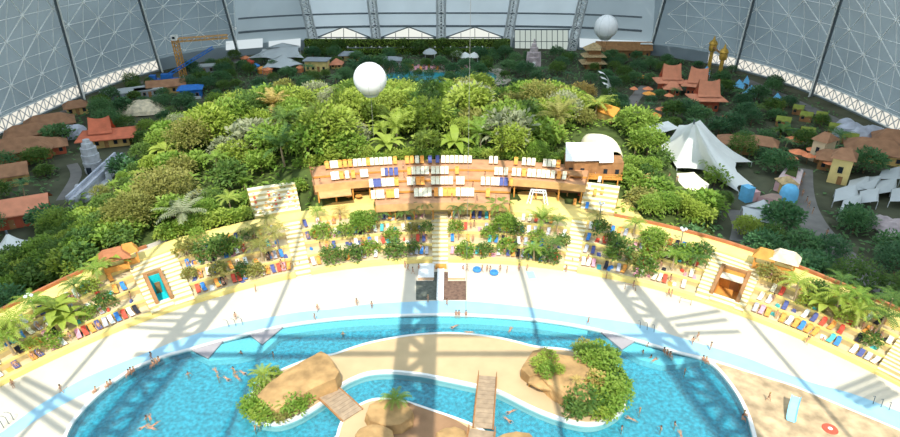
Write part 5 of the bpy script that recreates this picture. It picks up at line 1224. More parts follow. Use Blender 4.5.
# upper western stand and eastern stage
def stand(lb, a, b, r0, r1, z0, z1, n):
    o = MB()
    for k in range(n): tsect(o, lerp(r0, r1, k / n), lerp(r0, r1, (k + 1) / n), 3.5, lerp(z0, z1, (k + 1) / n), a, b, M['step_cream'], M['terrace_riser'])
    return struct(o.build('stand_stairs'), lb)
stand('cream stepped stand above the western walkway', th_px(252, 208, 6), th_px(300, 205, 6), 94.4, 103, 5, 8.2, 6)
stand('cream stepped stage front above the eastern walkway', th_px(581, 205, 6), th_px(616, 205, 6), 93.6, 101, 5, 8.4, 6)
US = []
for k in range(4):
    r = lerp(94.4, 103, (k + .5) / 6 + .08); z = lerp(5, 8.2, (k + 1) / 6)
    for i in range(9):
        if rl.random() < .35: continue
        th = lerp(th_px(257, 208, 6), th_px(296, 205, 6), i / 8); p = pol(th, r, z); c = rl.choice(('white', 'white', 'cream', 'grey', 'red', 'orange'))
        o = lounger(p.x, p.y, z, -th, c, .62); US.append(o); tag(o, f'small {c} sun lounger, {ordn(i)} from west, {TN[k]} step of the upper western stand', 'sun lounger', 'loungers on the upper western stand')
for k, (px, py, c) in enumerate(((575, 200, 'orange'), (581, 198, 'orange'), (588, 197, 'cream'), (587, 206, 'blue'), (594, 200, 'orange'), (601, 199, 'orange'), (580, 191, 'red'), (598, 192, 'cream'))):
    p = at(px, py, 6.0); th, r = to_pol(p); z = lerp(5, 8.4, min(1, (int((r - 93.6) / 7.4 * 6) + 1) / 6)) if r > 93.6 and th_px(581, 205, 6) < th else 5
    o = lounger(p.x, p.y, max(5, z), -th, c, .9); tag(o, f'{c} sun lounger, {ordn(k)} of those on the eastern stage steps counted from the deck', 'sun lounger', 'loungers on the eastern stage steps')
# ------------------------------------------------------------------ village buildings
def obj_at(name, label, cat, px, py, z=0.0, rz=0.0, sc=1.0, group=None):
    p = at(px, py, z); VCLEAR.append((p.x, p.y, 4 * sc)); return empty(name, p, rz, label, cat, group, sc)
def gable(o, w, d, z, h, m, over=.5, name='roof', curve=0.0, lift=0.0, cx=0, cy=0):
    """ridge along x; curve lifts the ridge ends and sags the slopes"""
    mb = MB(); N, K = 6, 4; V = lambda i, j, s: (cx + lerp(-1, 1, i / N) * (w / 2 + over) * (1 - .12 * curve * (j / K)), cy + s * (d / 2 + over) * (1 - j / K) , z + h * ((j / K) ** (1 + .5 * curve)) + lift * (abs(lerp(-1, 1, i / N)) ** 2) * (j / K))
    for s in (-1, 1):
        b = len(mb.v); mb.add([V(i, j, s) for j in range(K + 1) for i in range(N + 1)] + [Vector(V(i, j, s)) - Vector((0, 0, .22)) for j in range(K + 1) for i in range(N + 1)], [], m); n = (K + 1) * (N + 1)
        for j in range(K):
            for i in range(N):
                q = [b + j * (N + 1) + i, b + j * (N + 1) + i + 1, b + (j + 1) * (N + 1) + i + 1, b + (j + 1) * (N + 1) + i]
                mb.f.append(q if s < 0 else q[::-1]); mb.m.append(0); mb.f.append([k + n for k in (q[::-1] if s < 0 else q)]); mb.m.append(0)
    r_ = mb.build(name, None, o); return r_
def gable_ends(o, w, d, z, h, m):
    for s in (-1, 1):
        mb = MB(); x = s * w / 2; mb.add([(x, -d / 2, z), (x, d / 2, z), (x, 0, z + h * .92), (x - s * .15, -d / 2, z), (x - s * .15, d / 2, z), (x - s * .15, 0, z + h * .92)], [(0, 1, 2), (3, 5, 4), (0, 2, 5, 3), (1, 4, 5, 2)], m); mb.build('gable', None, o)
def hip(o, w, d, z, h, m, over=.5, k=.35, name='roof'):
    mb = MB(); W, D = w / 2 + over, d / 2 + over; vs = [(-W, -D, z), (W, -D, z), (W, D, z), (-W, D, z), (-W * k, 0, z + h), (W * k, 0, z + h)]
    mb.add(vs + [(x, y, zz - .2) for x, y, zz in vs[:4]], [(0, 1, 5, 4), (1, 2, 5), (2, 3, 4, 5), (3, 0, 4), (0, 6, 7, 1), (1, 7, 8, 2), (2, 8, 9, 3), (3, 9, 6, 0), (9, 8, 7, 6)], m); return mb.build(name, None, o)
def body(o, w, d, h, m, doors=1, wins=3, z=0):
    mb = MB(); mb.box((0, 0, z), (w, d, h), m); b = mb.build('wall', None, o)
    for i in range(wins + doors):
        x = lerp(-w / 2, w / 2, (i + .5) / (wins + doors)); mb = MB()
        if i == (wins + doors) // 2 and doors: mb.box((x, -d / 2, z), (1.1, .14, 2.1), M['wood_brown']); dr_ = mb.build('door', None, o); mb = MB(); mb.box((x + .4, -d / 2 - .1, z + .95), (.12, .08, .12), M['steel']); mb.build('handle', None, dr_)
        else: mb.box((x, -d / 2, z + .8), (1.1, .12, 1.3), M['wood_brown']); wf = mb.build('window', None, o); mb = MB(); mb.box((x, -d / 2 - .04, z + .9), (.85, .1, 1.1), M['glass_dark']); mb.build('pane', None, wf)
def house(lb, px, py, w, d, h, rh, rz, wall, roof, kind='hip', k=.5, cat='house', name='village_house', over=.9, curve=0, lift=0):
    o = obj_at(name, lb, cat, px, py, 0, rz, 1.0); VCLEAR[-1] = (*VCLEAR[-1][:2], max(w, d) * .55); body(o, w, d, h, M[wall], 1, max(2, int(w / 3)))
    if kind == 'hip': hip(o, w, d, h, rh, M[roof], over, k)
    else: gable(o, w, d, h, rh, M[roof], over, curve=curve, lift=lift); gable_ends(o, w, d, h, rh, M[wall])
    return o
# --- west
house('long brown roofed longhouse under the western dome wall', 18, 158, 17, 8, 3.0, 2.8, R(24), 'wall_red', 'roof_brown')
house('brown roofed house behind the western longhouse', 30, 141, 10, 7, 2.8, 2.4, R(30), 'wood_brown', 'roof_brown')
house('brown hipped roof house beside the western window strip', 52, 130, 12, 8, 2.6, 2.6, R(32), 'wood_brown', 'roof_brown')
house('low brown roofed house with a red wall beside the longhouse', 48, 153, 9, 6, 2.4, 1.9, R(32), 'wall_red', 'roof_brown')
house('small brown roofed hut near the steel rib in the west', 78, 113, 6, 5, 2.6, 1.8, R(34), 'wall_ochre', 'roof_brown')
house('narrow brown roofed house with ochre walls at the western picture edge', 8, 184, 9, 5.5, 3, 2.2, R(28), 'wall_ochre', 'roof_brown', 'gable')
house('long salmon roofed house with red walls at the western picture edge', 16, 222, 13, 7, 3.2, 2.4, R(26), 'wall_red', 'roof_salmon', 'gable')
o = house('red roofed pavilion with a tall swept gable in the western village', 110, 143, 12, 8, 2.8, 1.4, R(18), 'wall_ochre', 'roof_red', 'hip', .8, 'pavilion', 'swept_roof_pavilion', 1.6)
gable(o, 5.5, 5.0, 3.9, 3.6, M['roof_red'], .4, 'ridge_roof', 1.0, .7, -1.2, 0)
# grey boulder-blue rock shelter
o = obj_at('rock_shelter', 'pale blue-grey rounded rock shelter in the western village', 'rock shelter', 74, 136, 0); mb = MB()
mb.lathe([(3.6, 0), (3.5, 1.4), (2.9, 2.6), (1.6, 3.3), (0, 3.5)], (0, 0, 0), M['stone_lilac'], 14); 
for v in mb.v: v += Vector((1, .7, .4)) * noise.noise(v * .5) * 1.1
mb.build('dome', None, o, smooth=False); mb = MB(); mb.box((0, -3.2, 0), (1.6, .7, 1.8), M['glass_dark']); mb.build('entrance', None, o)
# stone tower and ruined walls
o = obj_at('stone_tower', 'tall grey carved stone tower in the western village', 'tower', 95, 172, 0, 0); mb = MB()
mb.lathe([(2.1, 0), (2.15, 1.2), (2.0, 1.3), (2.2, 3), (2.0, 3.1), (2.1, 5), (1.8, 5.1), (1.9, 6.8), (1.5, 6.9), (1.3, 8), (.9, 8.1), (.8, 8.9), (0, 9.0)], (0, 0, 0), M['stone_grey'], 10); mb.build('shaft', None, o)
mb = MB(); mb.box((0, -2.2, 0), (1.1, .4, 2), M['glass_dark']); mb.build('door', None, o)
o = obj_at('ruin_wall', 'long stepped grey stone ruin wall beside the carved tower', 'ruin', 100, 185, 0, math.atan2((at(125, 155) - at(78, 200)).y, (at(125, 155) - at(78, 200)).x)); L = (at(125, 155) - at(78, 200)).length
for nm, y, w, h, m in (('wall', 0, 2.4, 2.6, 'stone_grey'), ('parapet', .9, .5, 3.4, 'stone_lilac'), ('parapet', -.9, .5, 3.2, 'stone_lilac'), ('ledge', -2.0, 1.6, 1.4, 'stone_grey')):
    mb = MB(); mb.box((0, y, 0), (L * (.95 if nm != 'ledge' else .6), w, h), M[m]); mb.build(nm, None, o)
for i in range(5): mb = MB(); mb.box((lerp(-L / 2, L / 2, (i + .5) / 5), -2.6 + (i % 2) * 4.6, 0), (1.8, 1.6, 2.2 + (i * 37 % 3) * .5), M['stone_grey'], .2 * i, .8); mb.build('buttress', None, o)
def tent(lb, corners, peak, m, name='tent_canopy', cat='tent', pole=True, sag=.12, conc=.2):
    """membrane stretched from a peak to corner points; corners (px,py,z), peak (x,y,z) world"""
    P_ = Vector(peak); base = Vector((P_.x, P_.y, 0)); o = empty(name, base, 0, lb, cat); cs = [at(x, y, z) - base for x, y, z in corners]; pk = P_ - base
    mb = MB(); K, n = 6, len(cs); rows = []
    for i in range(n):
        a, b = cs[i], cs[(i + 1) % n]
        for t in (0, .25, .5, .75):
            e = a.lerp(b, t); e = e.lerp(Vector((pk.x, pk.y, e.z)), sag * 4 * t * (1 - t)); e.z += .5 * sag * 4 * t * (1 - t); rows.append(e)
    Nn = len(rows); vs = []
    for j in range(K + 1):
        s = j / K
        for e in rows: vs.append(e.lerp(pk + Vector(((e.x - pk.x) * .02, (e.y - pk.y) * .02, 0)), s) - Vector((0, 0, (pk.z - e.z) * conc * math.sin(PI * s))))
    f = [(j * Nn + i, j * Nn + (i + 1) % Nn, (j + 1) * Nn + (i + 1) % Nn, (j + 1) * Nn + i) for j in range(K) for i in range(Nn)]
    mb.add(vs, f, m); mb.build('canopy', None, o, smooth=True)
    if pole: mb = MB(); mb.tube([(pk.x, pk.y, 0), (pk.x, pk.y, pk.z + .6)], .22, M['steel_dark'], 6); mb.build('mast', None, o)
    for c in cs:
        if c.z > .6: mb = MB(); mb.tube([(c.x, c.y, 0), tuple(c)], .1, M['steel'], 5); mb.build('pole', None, o)
    VCLEAR.append((base.x, base.y, 6)); return o
pk = at(14, 252, 0); tent('small white peaked tent at the western picture edge beside trees', [(0, 266, .8), (-12, 252, 1.2), (8, 243, 2), (32, 240, 1.5), (36, 250, .8)], (pk.x, pk.y, 4.2), M['tent_white'])
mb = MB(); mb.box(tuple(at(30, 248, 0)), (4, 3, 2.2), M['stone_lilac'], .5); 
# thatched mound
o = obj_at('thatched_mound', 'pale straw coloured thatched mound roof behind the red pavilion', 'thatched roof', 142, 112, 0); mb = MB()
mb.lathe([(6.2, .3), (5.8, 1.4), (4.4, 2.8), (2.2, 3.8), (0, 4.1)], (0, 0, 0), M['thatch_pale'], 16)
for v in mb.v: v.x *= 1.3; v += Vector((.6, .6, .5)) * noise.noise(v * .45)
mb.build('roof', None, o); mb = MB(); mb.box((0, -4.5, 0), (2, 2, 1.6), M['wood_brown']); mb.build('entrance', None, o)
# grey service platforms
for px, py, w, d, rz, lb in ((128, 98, 16, 7, .62, 'grey flat roofed service building beside the western window strip'), (150, 96, 9, 4, .55, 'low grey flat roofed shed next to the thatched mound'), (205, 72, 14, 5, .3, 'grey flat roofed service block under the crane jib')):
    o = obj_at('service_block', lb, 'building', px, py, 0, rz); body(o, w, d, 2.6, M['roof_grey'], 1, 4); mb = MB(); mb.box((0, 0, 2.6), (w + .6, d + .6, .3), M['tent_grey']); mb.build('roof', None, o)
house('brown roofed hall with orange gable beside the blue crane truck', 168, 92, 12, 6, 2.8, 2.0, R(22), 'wall_ochre', 'roof_brown', 'gable')
o = house('blue walled fairground hut with white railings in the north-west', 192, 97, 7, 5, 3.4, 1.2, R(15), 'blue_paint', 'blue_paint', 'hip', .6, 'hut', 'fairground_hut')
mb = MB(); mb.box((0, -3.3, .0), (7, .2, 1.0), M['white_steel']); mb.build('railing', None, o)
# crane
p0 = at(184, 78, 0); o = empty('tower_crane', p0, 0, 'orange lattice tower crane standing against the western dome wall', 'crane'); VCLEAR.append((p0.x, p0.y, 4)); hgt = 15.0
def lattice(mb, a, b, w, m, n):
    a, b = Vector(a), Vector(b); d = (b - a).normalized(); u = d.cross(Vector((0, 1, .1))).normalized() * w / 2; v = d.cross(u).normalized() * w / 2; cs = [u + v, u - v, -u - v, -u + v]
    for c in cs: mb.tube([a + c, b + c], w * .13, m, 4)
    for i in range(n):
        for k in range(4): mb.tube([a.lerp(b, i / n) + cs[k], a.lerp(b, (i + 1) / n) + cs[(k + 1) % 4]], w * .08, m, 4, False)
mb = MB(); lattice(mb, (0, 0, 0), (-.6, 0, hgt), 1.9, M['crane_orange'], 9); mb.build('mast', None, o)
mb = MB(); lattice(mb, (-.6, 0, hgt), (17, 10, hgt - .3), 1.3, M['crane_orange'], 12); mb.build('jib', None, o)
mb = MB(); mb.box((-.6, 0, hgt), (2.2, 2.0, 2.0), M['white_fabric']); mb.build('cab', None, o)
mb = MB(); mb.box((-.6, -1.02, hgt + .6), (1.0, .1, .9), M['glass_dark']); mb.build('cab_window', None, o)
mb = MB(); mb.box((0, 0, -.1), (3, 3, .8), M['stone_grey']); mb.build('base', None, o)
p0 = at(165, 83, 0); o = empty('crane_truck', p0, R(12), 'blue mobile crane with a long raised boom beside the orange tower crane', 'crane'); VCLEAR.append((p0.x, p0.y, 5))
for nm, c, s in (('chassis', (0, 0, .6), (10, 2.6, 1.1)), ('cab', (-4, 0, 1.7), (2.2, 2.5, 1.6)), ('turntable', (1.2, 0, 1.7), (4, 2.6, 1.9))): mb = MB(); mb.box(c, s, M['blue_paint']); mb.build(nm, None, o)
mb = MB(); lattice(mb, (2, 0, 3.2), (19, 8, 11.5), .9, M['blue_paint'], 10); mb.build('boom', None, o)
for sx in (-3.8, -1.3, 1.6, 3.9):
    for sy in (-1.2, 1.2): mb = MB(); mb.tube([(sx, sy - .2, .55), (sx, sy + .2, .55)], .55, M['black_fabric'], 10); mb.build('wheel', None, o)
# --- far side
pk = at(276, 64, 0); tent('broad grey tent canopy with a pale stripe at the far end', [(248, 58, 3.5), (262, 49, 6), (300, 46, 6.5), (304, 58, 4), (276, 61, 3.2)], (pk.x + 1, pk.y + 11, 7.2), M['tent_grey'], pole=False, sag=.2, conc=.0)
tent('smaller grey tent canopy before the broad grey one', [(262, 68, 2.5), (268, 60, 3.5), (290, 58, 4), (303, 64, 2.5), (285, 69, 2.5)], (at(284, 66).x, at(284, 66).y, 5.0), M['tent_grey'], pole=False)
for k, (px, py, c) in enumerate(((250, 66, 'red_fabric'), (256, 70, 'blue_fabric'), (262, 73, 'orange_fabric'), (246, 62, 'coral'), (268, 74, 'coral'), (300, 72, 'coral'))):
    o = obj_at('fairground_booth', f'small {["red", "blue", "orange", "coral", "low coral", "brick coral"][k]} fairground booth by the grey tent canopies', 'booth', px, py, 0, .3 * k); mb = MB(); mb.box((0, 0, 0), (3, 2.4, 1.9), M[c]); mb.build('wall', None, o); hip(o, 3, 2.4, 1.9, .9, M[c], .3, .2)
house('yellow two storey house with a flat grey roof beside the hedge wall', 318, 70, 9, 6, 4.6, .9, R(-4), 'wall_yellow', 'roof_grey', 'hip', .7)
house('small orange cone roofed hut between yellow house and balloon', 337, 68, 4, 4, 2, 2.2, 0, 'wall_ochre', 'roof_salmon', 'hip', .05, 'hut', 'village_hut')
house('grey roofed pavilion with brown walls by the hedge wall', 350, 60, 8, 5, 2.6, 1.4, 0, 'wall_ochre', 'roof_grey')
house('pale glazed pavilion with grey roof at the western end of the lagoon', 390, 66, 9, 5, 3, 1.2, 0, 'tent_grey', 'roof_grey')
# hedge wall in two storeys
hw = empty('ivy_wall', at(407, 54, 0), 0, 'long two storey ivy covered terrace wall in front of the far windows', 'planted wall'); x0, x1 = at(305, 54).x - hw.location.x, at(510, 54).x - hw.location.x
for nm, y, z, h in (('terrace_wall', 0, 0, 3.0), ('storey_wall', 2.5, 3.0, 4.0)):
    mb = MB(); mb.box(((x0 + x1) / 2, y, z), (x1 - x0, 2.5, h - .6), M['jungle_floor']); w_ = mb.build(nm, None, hw); mb = MB(); mb.mi(None)
    for _ in range(1700): leaf_card(mb, Vector((ru.uniform(x0, x1), y - 1.3 + ru.uniform(-.3, .2), z + ru.uniform(0, h))), Vector((ru.gauss(0, .6), -1, ru.gauss(.2, .6))), ru.uniform(.7, 1.3), ru.uniform(.5, .9))
    mb.build('ivy', LEAF['fresh green'], w_)
mb = MB()
for i in range(26):
    if i % 4 != 3: mb.box((lerp(x0, x1, (i + .5) / 26), -.2, 3.0), (.6, .4, .7), M['white_fabric'])
mb.build('balcony_rail', None, hw)
for k, (px, py) in enumerate(((322, 51), (340, 50), (405, 49), (420, 51), (442, 49), (500, 51))):
    p = at(px, py, 1); o = plant('broadleaf_tree', 'deep green', p.x, p.y - 4, 0, .9, k); tag(o, f'dark tree in front of the ivy wall, {ordn(k)} from the west', 'tree', 'trees before the ivy wall')
# lagoon
lg = gp([(386, 79), (390, 73), (410, 71.5), (440, 72.5), (470, 71), (492, 73), (496, 79), (480, 83), (440, 84), (400, 84)], 4, True); o = MB(); o.prism(lg, -.02, .06, mat('lagoon_tile', (.03, .33, .42), .3, .15, .4)); struct(o.build('lagoon_water'), 'small teal lagoon pool at the far end')
o = MB(); o.prism(gp([(376, 84), (380, 70), (410, 66), (450, 66), (490, 67), (506, 72), (506, 84), (440, 88)], 3, True), -.1, .03, M['path_pale']); struct(o.build('lagoon_beach'), 'pale paving around the lagoon pool')
LL = []
for i in range(34):
    px = lerp(380, 440, i / 22) if i < 22 else lerp(440, 488, (i - 22) / 11); p = at(px, 68.6 + (i % 2) * 1.6 - (0 if i < 22 else .6), .03); c = 'pink' if i % 3 else 'orange'
    o = lounger(p.x, p.y, .03, rl.uniform(-.2, .2), c, 1.35); tag(o, f'{c} sun lounger, {ordn(i)} from the west along the lagoon shore', 'sun lounger', 'loungers along the lagoon')
for k, (px, py, w) in enumerate(((430, 58, 5.5), (457, 60, 5), (465, 62, 4.5), (474, 62, 4))):
    c = at(px, py, 0); r_ = w * .55
    o = empty('shade_canopy', c, 0, ['pale mint peaked canopy behind the lagoon', 'white rounded canopy behind the lagoon, beside the mint one', 'white rounded canopy behind the lagoon, middle of the white three', 'white rounded canopy behind the lagoon, nearest the stone tower'][k], 'canopy'); mb = MB(); mb.lathe([(w * .62, 2.2), (w * .55, 2.9), (w * .36, 3.7), (w * .12, 4.2), (0, 4.5)], (0, 0, 0), M['tent_grey' if k == 0 else 'tent_white'], 10); mb.build('canopy', None, o, smooth=True)
    for a in range(4): mb = MB(); x, y = r_ * math.cos(a * PI / 2 + .78), r_ * math.sin(a * PI / 2 + .78); mb.tube([(x, y, 0), (x, y, 2.4)], .1, M['steel'], 5); mb.build('pole', None, o)
    VCLEAR.append((c.x, c.y, w * .6))
# stone spire
o = obj_at('stone_spire', 'tall pinkish grey stone temple spire near the glazed screen', 'temple', 533, 66, 0); mb = MB()
mb.lathe([(2.6, 0), (2.7, 2), (2.4, 2.1), (2.6, 4), (2.1, 4.2), (2.3, 6), (1.8, 6.2), (1.8, 8), (1.2, 8.3), (1.0, 9.6), (.5, 10), (.3, 11.4), (0, 11.8)], (0, 0, 0), M['stone_pinkish'], 10); mb.build('spire', None, o)
for s in (-1, 1): mb = MB(); mb.box((s * 2.4, -.6, 0), (1.8, 2, 6.2), M['stone_pinkish'], 0, .6); mb.build('buttress', None, o)
mb = MB(); mb.box((0, -2.6, 0), (1.2, .4, 2.4), M['white_fabric']); mb.build('door', None, o)
# pagoda and brown longhouse
o = obj_at('pagoda', 'three tiered brown thatched pagoda below the far balloon', 'pagoda', 592, 68, 0)
for i, (w, z) in enumerate(((9.5, 2.6), (8.6, 5.4), (7.2, 8.2))):
    mb = MB(); mb.box((0, 0, z - 2.6), (w * .7, w * .6, 2.8), M['wood_brown']); mb.build('wall', None, o); hip(o, w, w * .75, z, 1.7 if i < 2 else 2.6, M['thatch'], .6, .45 if i < 2 else .12)
house('long dark brown roofed hall at the far end behind the pagoda', 622, 56, 24, 7, 3.5, 3.2, R(-4), 'wood_brown', 'wood_brown', 'gable', cat='hall', name='village_hall')
house('white walled block beside the dark brown hall', 644, 56, 4, 4, 6, .6, R(-6), 'tent_grey', 'tent_white', 'hip', .6)
# white curved shells and orange roofs on the jungle edge
o = obj_at('shell_canopy', 'white curved shell canopy beside the straw coloured tree', 'canopy', 597, 90, 2)
for k in range(3):
    mb = MB(); N = 8
    for i in range(N + 1):
        a = PI * i / N * .62; x, z = 4.0 * math.sin(a) + k * .4, 4.6 * math.cos(a) - k * 1.5
        for s in (-1, 1): mb.v.append(Vector((x, s * 1.7 - k * 2.0, z + 2)))
    q = mb.mi(M['tent_white'])
    for i in range(N): mb.f.append([2 * i, 2 * i + 1, 2 * i + 3, 2 * i + 2]); mb.m.append(q)
    mb.build('shell', None, o)
def slab_roof(lb, corners, z0, z1, wall, roof, name='market_hall', cat='building'):
    """quadrilateral roof traced at height: eaves z0 on the first two corners, z1 on the others"""
    zs = [z0, z0, z1, z1]; cs = [at(x, y, z) for (x, y), z in zip(corners, zs)]; c = sum(cs, Vector()) / 4; c.z = 0; g_ = ground_z(c.x, c.y); o = empty(name, (c.x, c.y, g_), 0, lb, cat); c.z = g_
    cs = [v - c for v in cs]; mb = MB(); mb.add(cs + [v - Vector((0, 0, .25)) for v in cs], [(0, 1, 2, 3), (7, 6, 5, 4)] + [(i, 4 + i, 4 + (i + 1) % 4, (i + 1) % 4) for i in range(4)], M[roof]); mb.build('roof', None, o)
    mid = sum(cs, Vector()) / 4; ins = [mid + (v - mid) * .85 for v in cs]; mb = MB(); mb.add([Vector((v.x, v.y, 0)) for v in ins] + [v - Vector((0, 0, .3)) for v in ins], [(i, (i + 1) % 4, 4 + (i + 1) % 4, 4 + i) for i in range(4)], M[wall]); mb.build('wall', None, o)
    for k, v in enumerate(cs): mb = MB(); mb.box((v.x * .97, v.y * .97, 0), (.25, .25, v.z - .2), M['wood_brown']); mb.build('post', None, o)
    VCLEAR.append((c.x, c.y, 4)); return o
slab_roof('large bright orange pitched roof hall in the eastern jungle edge', [(596, 110), (614, 117), (620, 108), (592, 99)], 11.0, 13.0, 'wall_ochre', 'orange_roof')
slab_roof('small bright orange roof beside the large orange hall', [(564, 99), (579, 101), (578, 94), (570, 92)], 11, 12.5, 'wall_ochre', 'orange_roof')
# vaulted hall and stage building right of the deck
va, vb = at(589, 132, 11.5), at(613, 150, 10.5); o = empty('vaulted_hall', va, 0, 'cream vaulted hall roof curving down above the eastern stage', 'hall'); mb = MB(); N, K = 12, 8; ax = (vb - va); sd_ = Vector((-ax.y, ax.x, 0)).normalized()
for j in range(K + 1):
    for i in range(N + 1):
        a = PI * i / N; t = j / K; w = lerp(2.2, 3.4, t); q = ax * t - sd_ * (w * math.cos(a)) + Vector((0, 0, -3.0 + 3.0 * math.sin(a) + 1.2 * math.sin(PI * t) - .4)) + sd_ * (1.6 * math.sin(PI * t)); mb.v.append(q)
q = mb.mi(M['cream_fabric'])
for j in range(K):
    for i in range(N): mb.f.append([j * (N + 1) + i, (j + 1) * (N + 1) + i, (j + 1) * (N + 1) + i + 1, j * (N + 1) + i + 1]); mb.m.append(q)
vr = mb.build('vault_roof', None, o, smooth=True); md = vr.modifiers.new('th', 'SOLIDIFY'); md.thickness = .2
mb = MB(); mb.box(tuple(ax * .5 + Vector((0, 0, -7.5))), (ax.length * .9, 4.4, 4.2), M['wall_ochre'], math.atan2(ax.y, ax.x)); mb.build('wall', None, o)
mb = MB(); mb.box(tuple(ax * 1.0 + Vector((0, 0, -6.5))), (.3, 5.0, 4.6), M['wood_orange'], math.atan2(ax.y, ax.x)); mb.build('gable', None, o)
hp = at(592, 173, 8.0); o = empty('stage_house', hp, R(-6), 'brown timber stage house with a white and blue tarpaulin roof', 'house'); body(o, 12.5, 4.5, 3.6, M['wood_brown'], 1, 4); mb = MB(); mb.box((0, 0, -5), (12.5, 4.5, 5.0), M['wall_ochre']); mb.build('base', None, o); mb = MB(); mb.box((.5, -3.2, .2), (11, 1.9, .25), M['wood_orange']); mb.build('balcony', None, o)
mb = MB()
for i in range(12): mb.box((-4.8 + i * .96, -4.0, .4), (.1, .1, 1.0), M['wood_orange'])
mb.box((.5, -4.0, 1.35), (11, .12, .12), M['wood_orange']); mb.build('railing', None, o)
for nm, x, w, m, zz in (('tarpaulin', -4.0, 4.8, 'white_fabric', 3.8), ('tarpaulin', -.4, 3.2, 'grey_fabric', 4.0), ('tarpaulin', 2.4, 3.0, 'white_fabric', 3.7)):
    mb = MB(); mb.add([(x - w / 2, -3.0, zz), (x + w / 2, -2.7, zz + .1), (x + w / 2 + .4, 2.6, zz + 2.4), (x - w / 2 + .3, 2.9, zz + 2.2)], [(0, 1, 2, 3)], M[m]); so_ = mb.build(nm, None, o); sd2 = so_.modifiers.new('th', 'SOLIDIFY'); sd2.thickness = .12
for i in range(4): mb = MB(); mb.box((-4.5 + i * 3.2, -4.0, -3.2), (.25, .25, 3.4), M['wood_orange']); mb.build('post', None, o)
tp = at(574, 186, 7.0); o = empty('timber_tower', (tp.x, tp.y, 4.6), R(-6), 'open brown timber stair tower between the deck and the stage house', 'tower')
for sx in (-1, 1):
    for sy in (-1, 1): mb = MB(); mb.box((sx * 1.4, sy * 1.2, 0), (.25, .25, 5.4), M['wood_brown']); mb.build('post', None, o)
for z in (1.8, 3.4, 5.2): mb = MB(); mb.box((0, 0, z), (3.0, 2.6, .2), M['wood_brown']); mb.build('landing', None, o)
# stage tents
pk = at(685, 170, 0); W_ = (pk.x, pk.y, 13.0)
tent('huge white peaked tent with a tall mast east of the jungle', [(677, 168, 2.0), (705, 170, 1.5), (739, 192, .8), (753, 185, .8), (736, 163, 3), (752, 162, 1.5), (700, 120, 7), (679, 125, 8), (658, 147, 3)], W_, M['tent_white'], sag=.12, conc=.10)
tent('white awning panel behind the huge white tent', [(641, 127, 3.5), (668, 121, 5.0), (680, 128, 5.0), (648, 137, 3.2)], (at(662, 129, 4.6).x, at(662, 129, 4.6).y, 5.2), M['tent_white'], pole=False, sag=.04)
tent('cream fan shaped awning in front of the huge white tent', [(674, 186, 2.6), (677, 173, 3.4), (694, 172, 3.4), (709, 184, 2.6), (708, 194, 2.4)], (at(688, 180, 3.4).x, at(688, 180, 3.4).y, 4.0), M['cream_fabric'], pole=False, sag=.05)
mb = MB(); p = at(652, 139, 0); o = empty('red_booth', p, .3, 'red booth under the white awning panel', 'booth'); mb.box((0, 0, 0), (3.4, 1.8, 2.2), M['red_fabric']); mb.build('wall', None, o); mb = MB(); mb.box((0, -1, 1.2), (3.6, .5, .15), M['white_fabric']); mb.build('counter', None, o)
house('brown hipped roof house east of the huge white tent', 735, 150, 9, 6, 2.6, 1.8, R(-25), 'wood_brown', 'roof_brown')
# Thai style red houses
def thai(lb, px, py, w, d, rz):
    o = obj_at('stilt_house', lb, 'house', px, py, 0, rz); VCLEAR[-1] = (*VCLEAR[-1][:2], w * .8); body(o, w * .8, d * .8, 4.2, M['wall_red'], 1, 3); hip(o, w, d, 4.0, 1.3, M['roof_salmon'], 1.3, .7, 'skirt_roof'); gable(o, w * .78, d * .72, 5.0, 4.6, M['roof_salmon'], .3, 'roof', 1.0, .8); gable_ends(o, w * .7, d * .7, 4.6, 4.2, M['wall_red']); return o
thai('red stilt house with a steep salmon roof, westernmost of the large trio', 668, 91, 8.5, 6.5, R(-4)); thai('red stilt house with a turned salmon roof, middle of the large trio', 695, 95, 8, 6.5, R(-24)); thai('red stilt house with a steep salmon roof, nearest of the large trio', 704, 109, 9, 7, R(-3))
house('small salmon roofed gatehouse in front of the red stilt houses', 671, 94, 5, 4, 2.4, 2.2, R(-12), 'wall_red', 'roof_salmon', 'hip', .3, 'gatehouse')
def parasol(lb, px, py, m, r_, group, h=2.6):
    o = obj_at('parasol', lb, 'parasol', px, py, 0, 0, 1, group); VCLEAR.pop(); mb = MB(); mb.tube([(0, 0, 0), (0, 0, h + .7)], .06, M['wood_brown'], 5); mb.build('pole', None, o); mb = MB(); mb.lathe([(r_, h - .35), (r_ * .6, h + .1), (.05, h + .6)], (0, 0, 0), M[m], 8); mb.build('canopy', None, o)
for k, (px, py, r_, lb) in enumerate(((641, 83, 2.4, 'orange parasol west of the red stilt houses, the farthest of the row'), (633, 95, 1.6, 'small orange parasol near the path west of the stilt houses'), (647, 95, 2.0, 'red orange parasol behind a brighter orange one'), (648, 100, 2.4, 'bright orange parasol beside the curved grey path'), (668, 102, 1.8, 'orange parasol right below the small salmon gatehouse'), (661, 116, 2.2, 'red orange parasol behind the white awning panel'), (654, 122, 2.2, 'dull orange parasol above the white awning panel'), (726, 124, 1.8, 'lone red parasol east of the huge tent peak'))): parasol(lb, px, py, 'coral' if k % 3 else 'orange_fabric', r_, 'orange parasols')
